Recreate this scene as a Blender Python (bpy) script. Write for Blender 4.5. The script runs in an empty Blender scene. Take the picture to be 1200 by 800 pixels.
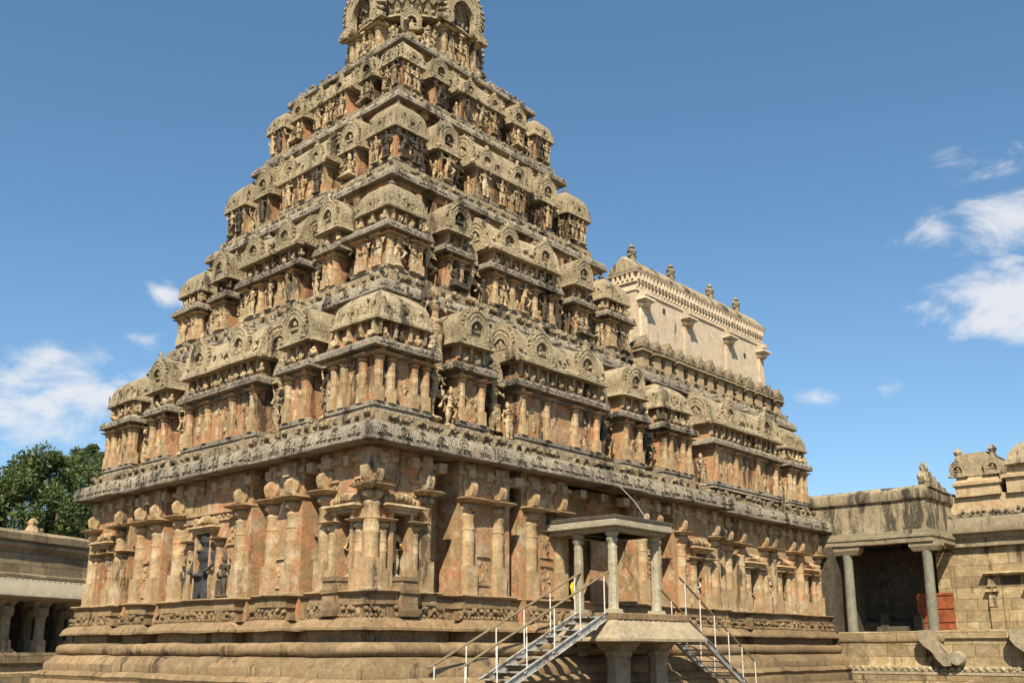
import bpy, bmesh, math, random
from mathutils import Vector, Matrix, noise, Euler
R = math.radians
random.seed(7)
scene = bpy.context.scene
COL = scene.collection

# ------------------------------------------------------------------ mesh builder
def _ico(sub):
    bm = bmesh.new(); bmesh.ops.create_icosphere(bm, subdivisions=sub, radius=1)
    bm.verts.ensure_lookup_table()
    r = ([v.co.copy() for v in bm.verts], [[v.index for v in f.verts] for f in bm.faces]); bm.free(); return r
ICO = {1: _ico(1), 2: _ico(2), 3: _ico(3)}

class MB:
    def __init__(s): s.v = []; s.f = []; s.mi = []; s.m = 0; s.X = None
    def add(s, verts, faces):
        b = len(s.v)
        if s.X is not None: verts = [s.X @ Vector(p) for p in verts]
        s.v.extend(tuple(p) for p in verts)
        s.f.extend([tuple(b + i for i in f) for f in faces]); s.mi.extend([s.m] * len(faces))
    def box(s, x0, x1, y0, y1, z0, z1, t=0, tb=0):
        v = [(x0+tb,y0+tb,z0),(x1-tb,y0+tb,z0),(x1-tb,y1-tb,z0),(x0+tb,y1-tb,z0),(x0+t,y0+t,z1),(x1-t,y0+t,z1),(x1-t,y1-t,z1),(x0+t,y1-t,z1)]
        s.add(v, [(0,3,2,1),(4,5,6,7),(0,1,5,4),(1,2,6,5),(2,3,7,6),(3,0,4,7)])
    def lathe(s, cx, cy, prof, n=12, rot=0., sec=None, sx=1, sy=1):
        if sec is None: sec = [(math.cos(rot+2*math.pi*i/n), math.sin(rot+2*math.pi*i/n)) for i in range(n)]
        n = len(sec); v = []
        for r, z in prof: v += [(cx+r*a*sx, cy+r*b*sy, z) for a, b in sec]
        f = []
        for k in range(len(prof)-1):
            for i in range(n):
                j = (i+1) % n; f.append((k*n+i, k*n+j, (k+1)*n+j, (k+1)*n+i))
        f.append(tuple(range(n-1, -1, -1))); f.append(tuple((len(prof)-1)*n+i for i in range(n)))
        s.add(v, f)
    def sweep(s, path, prof, closed=True, seg=.6):
        n = len(path); P = [Vector(p) for p in path]
        def offs(o):
            out = []
            for i in range(n):
                a = P[i-1] if (closed or i) else None; b = P[i]; c = P[(i+1) % n] if (closed or i < n-1) else None
                e1 = (b-a).normalized() if a is not None else None; e2 = (c-b).normalized() if c is not None else None
                if e1 is None: e1 = e2
                if e2 is None: e2 = e1
                n1 = Vector((e1.y,-e1.x)); n2 = Vector((e2.y,-e2.x)); m = n1+n2
                if m.length < 1e-6: m = n1
                m.normalize(); out.append(b + m*(o/max(.3, m.dot(n1))))
            return out
        lim = .49*min(max(p[0] for p in path)-min(p[0] for p in path), max(p[1] for p in path)-min(p[1] for p in path))
        rings = [offs(max(o,-lim) if closed else o) for o, z in prof]
        params = []
        for i in range(n if closed else n-1):
            L = (P[(i+1) % n]-P[i]).length; k = max(1, int(round(L/seg)))
            params += [(i, q/k) for q in range(k)]
        if not closed: params.append((n-2, 1.0))
        m = len(params); v = []
        for ring, (o, z) in zip(rings, prof):
            for i, t in params:
                p = ring[i].lerp(ring[(i+1) % n], t); v.append((p.x, p.y, z))
        f = []
        for k in range(len(prof)-1):
            for i in range(m if closed else m-1):
                j = (i+1) % m; f.append((k*m+i, k*m+j, (k+1)*m+j, (k+1)*m+i))
        s.add(v, f)
        if not closed:
            for e in (0, m-1):
                s.add([v[k*m+e] for k in range(len(prof))], [tuple(range(len(prof)))])
    def cap(s, path, z):
        s.add([(x,y,z) for x,y in path], [tuple(range(len(path)))])
    def ico(s, c, r, sub=1, jit=.0, rot=None):
        if not hasattr(r, '__len__'): r = (r,r,r)
        V, F = ICO[sub]; out = []
        M = rot.to_matrix() if rot else None
        for p in V:
            q = Vector((p.x*r[0], p.y*r[1], p.z*r[2]))
            if jit: q *= 1+random.uniform(-jit, jit)
            if M: q = M @ q
            out.append(q+Vector(c))
        s.add(out, F)
    def tube(s, pts, r, n=8, r2=None):
        pts = [Vector(p) for p in pts]; k = len(pts); v = []
        for i, p in enumerate(pts):
            d = (pts[min(i+1,k-1)]-pts[max(i-1,0)]).normalized()
            a = d.orthogonal().normalized() if abs(d.z) > .9 else d.cross(Vector((0,0,1))).normalized(); b = d.cross(a)
            rr = r if r2 is None else r+(r2-r)*i/(k-1)
            v += [p+(a*math.cos(2*math.pi*j/n)+b*math.sin(2*math.pi*j/n))*rr for j in range(n)]
        f = [(i*n+j, i*n+(j+1) % n, (i+1)*n+(j+1) % n, (i+1)*n+j) for i in range(k-1) for j in range(n)]
        f += [tuple(range(n-1,-1,-1)), tuple((k-1)*n+j for j in range(n))]
        s.add(v, f)
    def extrude(s, pts, fn, d0, d1):
        """closed 2-D outline pts lifted by fn(a,b,d) to 3-D, between depths d0 and d1"""
        n = len(pts); v = [fn(a,b,d0) for a,b in pts]+[fn(a,b,d1) for a,b in pts]
        s.add(v, [tuple(range(n)), tuple(range(2*n-1, n-1, -1))]+[(i,(i+1) % n,n+(i+1) % n,n+i) for i in range(n)])
    def ring(s, c, r, th, ax=None, n=12, m=5, a0=0, a1=2*math.pi):
        """a torus (or arc) in the local x-z plane about c"""
        closed = a1-a0 > 6.2; v = []; k = n if closed else n+1
        for i in range(k):
            a = a0+(a1-a0)*i/n
            for j in range(m):
                b = 2*math.pi*j/m; q = r+th*math.cos(b)
                p = Vector((q*math.cos(a), th*math.sin(b), q*math.sin(a)))
                if ax: p = ax @ p
                v.append(p+Vector(c))
        f = [(i*m+j, i*m+(j+1) % m, ((i+1) % k)*m+(j+1) % m, ((i+1) % k)*m+j) for i in range(n) for j in range(m)]
        s.add(v, f)
    def mesh(s, name, mats, jit=.0, fr=1.3, ang=38):
        me = bpy.data.meshes.new(name)
        V = s.v
        if jit:
            out = []
            for p in V:
                q = Vector(p); d = noise.noise_vector(q*fr+Vector((3.1,7.7,1.9)))*jit + noise.noise_vector(q*fr*4.3)*jit*.45
                out.append(q+d)
            V = out
        me.from_pydata([tuple(p) for p in V], [], s.f)
        for m in (mats if isinstance(mats, (list, tuple)) else [mats]): me.materials.append(m)
        if any(s.mi): me.polygons.foreach_set('material_index', s.mi)
        bm = bmesh.new(); bm.from_mesh(me); bmesh.ops.recalc_face_normals(bm, faces=bm.faces); bm.to_mesh(me); bm.free()
        me.polygons.foreach_set('use_smooth', [True]*len(me.polygons)); me.set_sharp_from_angle(angle=R(ang)); me.update()
        return me

ROOT = {}
def tag(o, label=None, cat=None, group=None, kind=None):
    for k, v in (('label',label),('category',cat),('group',group),('kind',kind)):
        if v: o[k] = v
    return o
def thing(name, loc, label, cat, group=None):
    o = bpy.data.objects.new(name, None); COL.objects.link(o); o.location = loc; ROOT[o.name] = Vector(loc); o.empty_display_size = .3
    return tag(o, label, cat, group)
def obj(name, me, parent=None, loc=(0,0,0), rz=0., sc=1., label=None, cat=None, group=None, kind=None, rot=None):
    o = bpy.data.objects.new(name, me); COL.objects.link(o)
    o.rotation_euler = rot if rot else (0,0,rz); o.scale = sc if hasattr(sc,'__len__') else (sc,sc,sc)
    L = Vector(loc)
    if parent is not None:
        o.parent = parent
        if parent.name in ROOT: L = L-ROOT[parent.name]
    o.location = L
    return tag(o, label, cat, group, kind)

# ------------------------------------------------------------------ materials
class NT:
    def __init__(s, name):
        s.m = bpy.data.materials.new(name); s.m.use_nodes = True; s.t = s.m.node_tree; s.n = s.t.nodes; s.b = s.n['Principled BSDF']
    def __call__(s, typ, **kw):
        nd = s.n.new(typ)
        for k, v in kw.items():
            if k.startswith('i_'):
                key = k[2:]; key = int(key) if key.isdigit() else key.replace('_',' ')
                if isinstance(v, bpy.types.NodeSocket): s.t.links.new(v, nd.inputs[key])
                else: nd.inputs[key].default_value = v
            else: setattr(nd, k, v)
        return nd
    def link(s, a, b): s.t.links.new(a, b)
    def noise(s, vec, scale, detail=6, rough=.6, dist=0.):
        return s('ShaderNodeTexNoise', i_Vector=vec, i_Scale=scale, i_Detail=float(detail), i_Roughness=rough, i_Distortion=dist).outputs['Fac']
    def ramp(s, fac, stops):
        r = s('ShaderNodeValToRGB', i_Fac=fac); e = r.color_ramp.elements
        while len(e) < len(stops): e.new(.5)
        for q, (p, c) in zip(e, stops):
            q.position = p; q.color = (c,c,c,1) if not hasattr(c,'__len__') else (*c,1)
        return r.outputs['Color']
    def mix(s, fac, a, b, mode='MIX'):
        m = s('ShaderNodeMix', data_type='RGBA', blend_type=mode)
        for k, v in ((0,fac),(6,a),(7,b)):
            if isinstance(v, bpy.types.NodeSocket): s.t.links.new(v, m.inputs[k])
            else: m.inputs[k].default_value = (*v,1) if hasattr(v,'__len__') else v
        return m.outputs[2]
    def math(s, op, a, b=0., c=None):
        m = s('ShaderNodeMath', operation=op)
        for k, v in enumerate((a,b) if c is None else (a,b,c)):
            if isinstance(v, bpy.types.NodeSocket): s.t.links.new(v, m.inputs[k])
            else: m.inputs[k].default_value = v
        return m.outputs[0]

def stone(name, light, dark, red=0., lichen=.35, carve=0., pale=.0, rough_bump=1., blocks=0., redcol=(.36,.125,.05), lcol=(.045,.04,.03), streak=.5, soot=.0, joints=0):
    T = NT(name); geo = T('ShaderNodeNewGeometry').outputs['Position']
    oi = T('ShaderNodeObjectInfo').outputs['Random']
    n1 = T.noise(geo, .9, 8, .65); n2 = T.noise(geo, 3.3, 8, .7); n3 = T.noise(geo, 14., 6, .7); nf = T.noise(geo, 55., 4, .6)
    c = T.mix(T.ramp(n2, [(.32,0.),(.68,1.)]), dark, light)
    v = T.math('ADD', .68, T.math('MULTIPLY', oi, .3))
    c = T.mix(1., c, T('ShaderNodeCombineColor', i_Red=v, i_Green=v, i_Blue=v).outputs[0], 'MULTIPLY')
    if pale:
        k = T.ramp(T.noise(geo, 1.7, 6, .7), [(.62-pale*.3,0.),(.72-pale*.3,1.)]); c = T.mix(T.math('MULTIPLY', k, .75), c, (.56,.47,.32))
    if red:
        k = T.ramp(T.noise(geo, 1.35, 9, .72, .9), [(.60-red*.3,0.),(.76-red*.3,1.)])
        k2 = T.ramp(n3, [(.25,.35),(.6,1.)]); c = T.mix(T.math('MULTIPLY', T.math('MULTIPLY', k, k2), .85), c, redcol)
    # grain of the stone: mottling
    c = T.mix(T.ramp(n3, [(.33,.55),(.5,0.)]), c, tuple(x*.45 for x in dark))
    c = T.mix(T.ramp(nf, [(.36,.3),(.46,0.)]), c, tuple(x*.5 for x in dark))
    n5 = T.noise(geo, 5.5, 9, .72, .8); c = T.mix(T.ramp(n5, [(.36,.5),(.5,0.)]), c, tuple(x*.6 for x in dark)); c = T.mix(T.ramp(n5, [(.56,0.),(.7,.4)]), c, tuple(min(.8,x*1.3+.03) for x in light))
    if lichen:
        mp = T('ShaderNodeMapping', i_Vector=geo, i_Scale=(2.2,2.2,.35)).outputs[0]
        st = T.noise(mp, 1.4, 6, .7)
        w = T.math('ADD', T.math('MULTIPLY', n1, 1-streak), T.math('MULTIPLY', st, streak))
        w = T.math('ADD', T.math('MULTIPLY', w, .72), T.math('MULTIPLY', n3, .28))
        k = T.ramp(w, [(.63-lichen*.25,0.),(.75-lichen*.25,1.)]); c = T.mix(T.math('MULTIPLY', k, .85), c, lcol)
    if soot:
        mp2 = T('ShaderNodeMapping', i_Vector=geo, i_Scale=(1.5,1.5,.3), i_Location=(4.3,1.7,2.2)).outputs[0]
        k = T.ramp(T.math('ADD', T.math('MULTIPLY', T.noise(mp2, 1.1, 7, .68), .8), T.math('MULTIPLY', n3, .2)), [(.62-soot*.3,0.),(.68-soot*.3,1.)])
        c = T.mix(T.math('MULTIPLY', k, .82), c, (.032,.028,.022))
    h = T.math('ADD', T.math('MULTIPLY', n3, .6), T.math('MULTIPLY', nf, .4))
    if joints:
        sep = T('ShaderNodeSeparateXYZ', i_Vector=geo)
        cmb = T('ShaderNodeCombineXYZ', i_X=T.math('ADD', sep.outputs[0], sep.outputs[1]), i_Y=T.math('ADD', T.math('FLOOR', T.math('MULTIPLY', sep.outputs[2], 2.6)), .5))
        br = T('ShaderNodeTexBrick', i_Vector=cmb.outputs[0], i_Scale=1., i_Mortar_Size=.009, i_Brick_Width=1.45, i_Row_Height=1., i_Mortar_Smooth=.4, offset=.37, squash=1.3, squash_frequency=3,
               i_Color1=(.78,.78,.78,1), i_Color2=(1.14,1.12,1.08,1), i_Mortar=(.35,.32,.28,1))
        c = T.mix(1., c, br.outputs['Color'], 'MULTIPLY')
        h = T.math('SUBTRACT', h, T.math('MULTIPLY', br.outputs['Fac'], .8))
    if blocks:
        sep = T('ShaderNodeSeparateXYZ', i_Vector=geo)
        cmb = T('ShaderNodeCombineXYZ', i_X=T.math('ADD', T.math('ADD', sep.outputs[0], sep.outputs[1]), T.math('MULTIPLY', n2, .12)), i_Y=T.math('ADD', sep.outputs[2], T.math('MULTIPLY', n1, .16)))
        br = T('ShaderNodeTexBrick', i_Vector=cmb.outputs[0], i_Scale=1., i_Mortar_Size=.012, i_Brick_Width=1.25*blocks, i_Row_Height=.42*blocks, i_Mortar_Smooth=.6, squash=.62, squash_frequency=3, offset=.43, offset_frequency=2,
               i_Color1=(.66,.65,.63,1), i_Color2=(1.2,1.17,1.1,1), i_Mortar=(.5,.46,.41,1))
        c = T.mix(1., c, br.outputs['Color'], 'MULTIPLY')
        h = T.math('SUBTRACT', h, T.math('MULTIPLY', br.outputs['Fac'], .8))
    bp = T('ShaderNodeBump', i_Strength=.9*rough_bump, i_Distance=.05, i_Height=h)
    nrm = bp.outputs[0]
    if carve:
        d = T.noise(geo, 5.5, 3, .5); wv = T.mix(.35, geo, T('ShaderNodeTexNoise', i_Vector=geo, i_Scale=6.).outputs['Color'])
        vo = T('ShaderNodeTexVoronoi', feature='SMOOTH_F1', i_Vector=wv, i_Scale=6.5, i_Smoothness=.25).outputs['Distance']
        vo2 = T('ShaderNodeTexVoronoi', feature='F1', i_Vector=geo, i_Scale=16.).outputs['Distance']
        hh = T.math('ADD', T.math('SINE', T.math('MULTIPLY', vo, 16.)), T.math('MULTIPLY', vo2, 1.2))
        b2 = T('ShaderNodeBump', i_Strength=min(1.,.75*carve), i_Distance=.09, i_Height=hh, i_Normal=nrm); nrm = b2.outputs[0]
    T.link(c, T.b.inputs['Base Color']); T.link(nrm, T.b.inputs['Normal'])
    T.b.inputs['Roughness'].default_value = .92; T.b.inputs['Specular IOR Level'].default_value = .15
    return T.m

def plain(name, col, rough=.6, metal=0., var=.25, bump=.2, scale=8., spec=.4, rust=0.):
    T = NT(name); geo = T('ShaderNodeNewGeometry').outputs['Position']
    n = T.noise(geo, scale, 6, .65); n2 = T.noise(geo, scale*6, 4, .6)
    c = T.mix(T.ramp(n, [(.3,0.),(.7,1.)]), tuple(x*(1-var) for x in col), tuple(min(1,x*(1+var)) for x in col))
    if rust: c = T.mix(T.ramp(T.noise(geo, 5., 8, .7), [(.62-rust*.2,0.),(.70-rust*.2,.85)]), c, (.16,.075,.03))
    T.link(c, T.b.inputs['Base Color'])
    bp = T('ShaderNodeBump', i_Strength=bump, i_Distance=.02, i_Height=n2); T.link(bp.outputs[0], T.b.inputs['Normal'])
    T.b.inputs['Roughness'].default_value = rough; T.b.inputs['Metallic'].default_value = metal; T.b.inputs['Specular IOR Level'].default_value = spec
    return T.m

M = {}
M['wall']  = stone('temple wall stone', (.54,.375,.195), (.35,.235,.12), red=.52, lichen=.1, pale=.42, streak=.6, redcol=(.55,.22,.105), soot=.22)
M['pil']   = stone('pilaster stone', (.58,.425,.235), (.38,.27,.145), red=.34, lichen=.12, pale=.35, streak=.6, redcol=(.55,.25,.125), soot=.2)
M['base']  = stone('plinth stone', (.385,.275,.155), (.245,.172,.096), red=.1, lichen=.26, soot=.16, joints=1)
M['bblock']= stone('plinth block stone', (.375,.27,.152), (.24,.17,.095), red=.08, lichen=.24, soot=.16, joints=1)
M['grey']  = stone('lichen grey cornice stone', (.455,.40,.31), (.30,.26,.195), lichen=.36, carve=.5, soot=.28, joints=1)
M['roof']  = stone('weathered roof stone', (.545,.445,.285), (.35,.28,.17), lichen=.36, carve=.5, lcol=(.09,.08,.056), soot=.27)
M['cream'] = stone('pale carved stone', (.68,.525,.31), (.46,.335,.18), red=.24, lichen=.12, pale=.4, carve=.5, soot=.36, redcol=(.5,.24,.12))
M['tier']  = stone('upper wall stone', (.58,.415,.225), (.36,.24,.125), red=.62, lichen=.14, pale=.25, carve=.25, redcol=(.56,.235,.12), soot=.38)
M['frieze']= stone('frieze stone', (.46,.37,.235), (.28,.22,.14), lichen=.34, carve=.35, soot=.28)
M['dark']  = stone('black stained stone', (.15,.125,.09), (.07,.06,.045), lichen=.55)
M['cplast']=stone('warm old plaster', (.66,.51,.31), (.48,.36,.21), lichen=.25, streak=.7, red=.2, soot=.15)
M['plaster']=stone('old white plaster', (.80,.67,.48), (.60,.48,.33), lichen=.3, streak=.9, red=.25, redcol=(.60,.42,.27), soot=.12, rough_bump=.35, lcol=(.2,.17,.125))
M['porch'] = stone('porch column stone', (.50,.45,.32), (.36,.315,.22), lichen=.2)
M['slab']  = stone('porch slab stone', (.48,.40,.265), (.32,.26,.17), lichen=.28, soot=.15)
M['block'] = stone('coursed sandstone', (.58,.455,.265), (.38,.29,.165), red=.12, lichen=.2, pale=.3, soot=.18, blocks=1.1)
M['para']  = stone('stained parapet plaster', (.58,.49,.32), (.36,.29,.18), lichen=.5, soot=.42, streak=.7)
M['clois'] = stone('cloister stone', (.46,.37,.24), (.32,.25,.16), lichen=.2, blocks=1.3)
M['clight']= stone('cloister eave stone', (.66,.58,.44), (.52,.45,.33), lichen=.05)
M['black'] = stone('polished black statue', (.10,.10,.105), (.05,.05,.055), lichen=.1)
M['green'] = stone('grey green granite', (.30,.29,.22), (.20,.195,.145), lichen=.12)
M['steel'] = plain('galvanised steel', (.40,.40,.37), .55, .4, .3, .15, rust=.45)
M['rail']  = plain('brown rail paint', (.23,.18,.10), .5, .2, .3, .1)
M['post']  = plain('white post paint', (.60,.59,.54), .5, .1, .15, .05, rust=.3)
M['door']  = plain('orange painted wood', (.24,.065,.02), .75, 0, .45, .6, 3.5, rust=.35)
M['yellow']= plain('yellow cloth', (.62,.46,.02), .9, 0, .12, .3, 20)
M['cable'] = plain('white cable', (.45,.45,.43), .6, 0, .1, .0)
M['bark']  = plain('bark', (.10,.075,.05), .95, 0, .4, .8, 3)
M['ground']= stone('courtyard paving', (.22,.17,.11), (.15,.11,.07), lichen=.15, blocks=2.)

def leafmat(name, a, b):
    T = NT(name); geo = T('ShaderNodeNewGeometry'); n = T.noise(geo.outputs['Position'], .5, 4, .6)
    k = T.math('ADD', T.math('MULTIPLY', n, .5), T.math('MULTIPLY', geo.outputs['Random Per Island'], .5))
    c = T.mix(T.ramp(k, [(.3,0.),(.7,1.)]), a, b); T.link(c, T.b.inputs['Base Color']); T.b.inputs['Roughness'].default_value = .55
    tr = T('ShaderNodeBsdfTranslucent', i_Color=c); ms = T('ShaderNodeMixShader', i_0=.25, i_1=T.b.outputs[0], i_2=tr.outputs[0])
    T.link(ms.outputs[0], T.n['Material Output'].inputs['Surface']); return T.m
M['leaf']  = leafmat('leaves', (.035,.062,.014), (.125,.165,.045))
M['leaf2'] = leafmat('far leaves', (.028,.048,.016), (.08,.11,.036))

# ------------------------------------------------------------------ carved figures (one continuous skin each)
def blob(build, vox=.022):
    mb = MB(); build(mb)
    me = mb.mesh('tmp', [])
    o = bpy.data.objects.new('tmp', me); COL.objects.link(o)
    md = o.modifiers.new('r', 'REMESH'); md.mode = 'VOXEL'; md.voxel_size = vox
    sm = o.modifiers.new('s', 'SMOOTH'); sm.iterations = 2; sm.factor = .5
    dg = bpy.context.evaluated_depsgraph_get(); dg.update()
    out = bpy.data.meshes.new_from_object(o.evaluated_get(dg)); bpy.data.objects.remove(o)
    out.polygons.foreach_set('use_smooth', [True]*len(out.polygons)); return out
def limb(mb, pts, r, r2):
    pts = [Vector(p) for p in pts]; mb.tube(pts, r, 8, r2)
    for i, p in enumerate(pts): mb.ico(p, r+(r2-r)*i/(len(pts)-1), 1)
def head(mb, x, y, z, crown=.14):
    mb.ico((x,y,z),(.052,.058,.066),2); mb.ico((x,y-.055,z-.008),(.012,.02,.016),1)
    for s in (-1,1): mb.ico((x+s*.054,y,z-.015),(.014,.016,.03),1)
    mb.lathe(x,y+.005,[(.062,z+.035),(.058,z+.055),(.05,z+.06),(.046,z+.06+crown*.5),(.03,z+.05+crown),(.01,z+.07+crown)],10)
def torso(mb, x, z0, lean=0):
    mb.ico((x,0,z0+.02),(.095,.065,.07),2); mb.ico((x+lean*.4,0,z0+.12),(.068,.052,.09),2); mb.ico((x+lean,-.005,z0+.23),(.098,.062,.085),2)
    for s in (-1,1): mb.ico((x+lean+s*.115,0,z0+.27),(.036,.036,.036),1)
    mb.tube([(x+lean,0,z0+.28),(x+lean,-.004,z0+.36)],.032,8)
    mb.ring((x,0,z0+.01),.095,.018,Matrix.Rotation(R(90),3,'X'),14,6); mb.ring((x+lean,-.02,z0+.27),.07,.014,Matrix.Rotation(R(70),3,'X'),12,5)
def f_deity(mb):
    torso(mb,0,.46,.01); head(mb,.01,0,.86,.13)
    limb(mb,[(-.05,0,.46),(-.06,-.02,.25),(-.06,0,.05)],.062,.034); limb(mb,[(.05,0,.46),(.075,-.03,.25),(.07,0,.05)],.062,.034)
    for s in (-1,1):
        mb.ico((s*.065,-.035,.025),(.032,.06,.025),1)
        limb(mb,[(s*.12,0,.72),(s*.17,-.01,.60),(s*.12,-.07,.52)],.034,.024); mb.ico((s*.115,-.085,.515),(.03,.03,.034),1)
        limb(mb,[(s*.12,.01,.74),(s*.20,.01,.70),(s*.205,-.01,.83)],.03,.02); mb.ico((s*.205,-.015,.87),(.032,.026,.042),1)
    mb.ico((0,-.045,.36),(.03,.02,.13),1); mb.box(-.15,.15,-.09,.09,-.03,.02,.01)
def f_dance(mb):
    torso(mb,0,.46,.03); head(mb,.035,0,.86,.10)
    limb(mb,[(-.04,0,.45),(-.10,-.04,.25),(-.05,0,.04)],.062,.034); limb(mb,[(.05,0,.45),(.17,-.06,.38),(.06,-.07,.22)],.06,.034)
    mb.ico((-.05,-.03,.025),(.034,.06,.024),1); mb.ico((.03,-.09,.20),(.05,.03,.025),1)
    limb(mb,[(-.09,0,.73),(-.19,-.02,.66),(-.22,-.04,.80)],.033,.022); limb(mb,[(.15,0,.73),(.22,-.03,.62),(.10,-.09,.60)],.033,.022)
    limb(mb,[(-.09,.01,.74),(-.24,0,.74),(-.27,-.02,.92)],.028,.02); limb(mb,[(.15,.01,.74),(.27,0,.76),(.27,-.02,.92)],.028,.02)
    for p in ((-.22,-.04,.84),(-.27,-.02,.96),(.27,-.02,.96),(.08,-.1,.60)): mb.ico(p,.033,1)
    mb.ico((0,-.02,.0),(.16,.1,.05),2)
def f_sit(mb):
    torso(mb,0,.14,0); head(mb,0,0,.545,.13)
    for s in (-1,1):
        limb(mb,[(s*.06,0,.12),(s*.21,-.08,.09),(s*.02,-.15,.07)],.062,.036); mb.ico((s*-.03,-.17,.075),(.05,.03,.025),1)
        limb(mb,[(s*.12,0,.41),(s*.18,-.02,.28),(s*.12,-.11,.20)],.034,.024); mb.ico((s*.11,-.125,.20),(.03,.03,.03),1)
        limb(mb,[(s*.12,.01,.42),(s*.21,0,.40),(s*.2,-.01,.53)],.03,.02); mb.ico((s*.2,-.015,.565),(.03,.026,.036),1)
    mb.box(-.24,.24,-.19,.1,-.03,.04,.015)
def f_attend(mb):
    torso(mb,0,.46,-.02); head(mb,-.025,0,.86,.07)
    limb(mb,[(-.045,0,.46),(-.05,-.02,.25),(-.04,0,.04)],.07,.04); limb(mb,[(.05,0,.46),(.05,-.03,.25),(.09,0,.04)],.07,.04)
    for s in (-1,1): mb.ico((s*.06+.01,-.035,.025),(.035,.06,.025),1)
    limb(mb,[(-.13,0,.72),(-.2,-.01,.6),(-.16,-.02,.46)],.034,.024); limb(mb,[(.1,0,.73),(.19,-.02,.66),(.15,-.05,.82)],.034,.024)
    mb.ico((.15,-.06,.86),(.035,.03,.05),1); mb.ico((-.16,-.02,.43),(.03,.028,.035),1); mb.ico((0,-.03,.38),(.11,.06,.12),2)
def f_bull(mb):
    mb.ico((0,.1,.26),(.19,.36,.22),2); mb.ico((0,-.16,.44),(.12,.13,.12),2); limb(mb,[(0,-.2,.35),(0,-.36,.52)],.12,.09)
    mb.ico((0,-.43,.56),(.08,.13,.085),2); mb.ico((0,-.54,.51),(.055,.05,.05),1)
    for s in (-1,1):
        limb(mb,[(s*.06,-.38,.63),(s*.1,-.37,.72)],.025,.012); mb.ico((s*.11,-.36,.58),(.05,.02,.03),1)
        limb(mb,[(s*.14,-.18,.16),(s*.17,-.36,.08),(s*.13,-.16,.04)],.07,.045); limb(mb,[(s*.17,.26,.18),(s*.23,.05,.09),(s*.18,.26,.05)],.09,.05)
    mb.box(-.26,.26,-.45,.5,-.03,.03,.01)
FIG = {k: blob(fn, v) for k, fn, v in (('deity',f_deity,.019),('dance',f_dance,.019),('sit',f_sit,.017),('attend',f_attend,.019),('bull',f_bull,.022))}
FIGM = {}
def fig_mesh(kind, mat):
    if (kind,mat) not in FIGM:
        m = FIG[kind].copy(); m.name = 'carved '+kind; m.materials.clear(); m.materials.append(M[mat]); FIGM[(kind,mat)] = m
    return FIGM[(kind,mat)]
RR = random.Random(11)
def figure(parent, x, y, z, h, rz=0., kind=None, mat='cream', name='carved_figure', label=None):
    kind = kind or RR.choice(['deity','dance','attend','deity'])
    hh = h/{'deity':1.06,'dance':1.03,'sit':.74,'attend':1.0,'bull':.75}[kind]
    return obj(name, fig_mesh(kind,mat), parent, (x,y,z+.03*hh), rz+R(RR.uniform(-6,6)), (hh*RR.uniform(1.08,1.3),hh*1.15,hh), label=label)

# ------------------------------------------------------------------ temple components
SQ = []
for i in range(28):
    a = 2*math.pi*(i+.5)/28; c, s_ = math.cos(a), math.sin(a); q = (abs(c)**18+abs(s_)**18)**(-1/18); SQ.append((c*q, s_*q))
def finial(mb, x, y, z, r):
    mb.lathe(x,y,[(r*.55,z-.05),(r*.75,z+r*.15),(r*.35,z+r*.3),(r*.95,z+r*.75),(r*1.0,z+r*1.05),(r*.55,z+r*1.4),(r*.28,z+r*1.55),(r*.5,z+r*1.75),(r*.2,z+r*2.0),(r*.05,z+r*2.7)],10)
def horseshoe(r, n=18, a=52):
    return [(r*math.cos(t), r*math.sin(t)) for t in [R(-a)+(math.pi+2*R(a))*i/n for i in range(n+1)]]
def arch(r, n=12):
    h = [(1.1,0.),(1.0,.12),(.95,.32),(.97,.6),(1.0,.82)]
    arc = [(math.cos(math.pi*i/n), .95+math.sin(math.pi*i/n)*(1.0+.12*(math.sin(math.pi*i/n)**6))) for i in range(n+1)]
    o = h+arc+[(-x,z) for x,z in h[::-1]]
    return [(x*r,z*r) for x,z in o]
def kudu(mb, x, y, z, r, dep=.12, tongue=True, hole=.5, bars=True, hz=.36):
    """arched gable window facing -y, its front at y-dep, its foot at z"""
    o = arch(r); i_ = [(p*hole, q*hole*.98+r*hz) for p,q in arch(r)]
    fn = lambda a,b,d: (x+a, y-d, z+b)
    n = len(o)
    for k in range(n-1):
        q = [o[k],o[k+1],i_[k+1],i_[k]]; mb.extrude(q, fn, -.06, dep)
    if hz > .1: mb.extrude([o[0],i_[0],i_[-1],o[-1]], fn, -.06, dep)
    for sc_,t_ in ((.9,.05),(.66,.04)):
        pts = [Vector(fn(p*sc_, r*.95+(q-r*.95)*sc_, dep)) for p,q in o[2:-2]]; mb.tube(pts, r*t_, 5)
    for s in (-1,1): mb.ico((x+s*r*1.0, y-dep*.7, z+r*.14),(r*.24,dep*.7,r*.16),1,.15)
    for q in range(13):
        t = R(5+170*q/12); rr = r*random.uniform(.98,1.06); mb.ico((x+rr*math.cos(t),y-dep*.5,z+r*.95+rr*math.sin(t)*1.05),(r*.1,dep*.5,r*.1),1,.25)
    if tongue:
        mb.ico((x,y-dep*.4,z+r*2.08),(r*.3,dep*.8,r*.26),1,.22); mb.ico((x+r*.03,y-dep*.4,z+r*2.38),(r*.17,dep*.6,r*.24),1,.25)
    if not bars: return
    mb.box(x-r*hole*.9,x+r*hole*.9,y-dep*.3,y+.02,z+r*.75,z+r*.88); mb.ico((x,y-.02,z+r*1.08),(r*.17,dep*.5,r*.26),1,.2); mb.box(x-r*hole,x+r*hole,y-dep*.45,y+.02,z+r*.34,z+r*.5)
PIL = {}
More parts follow.
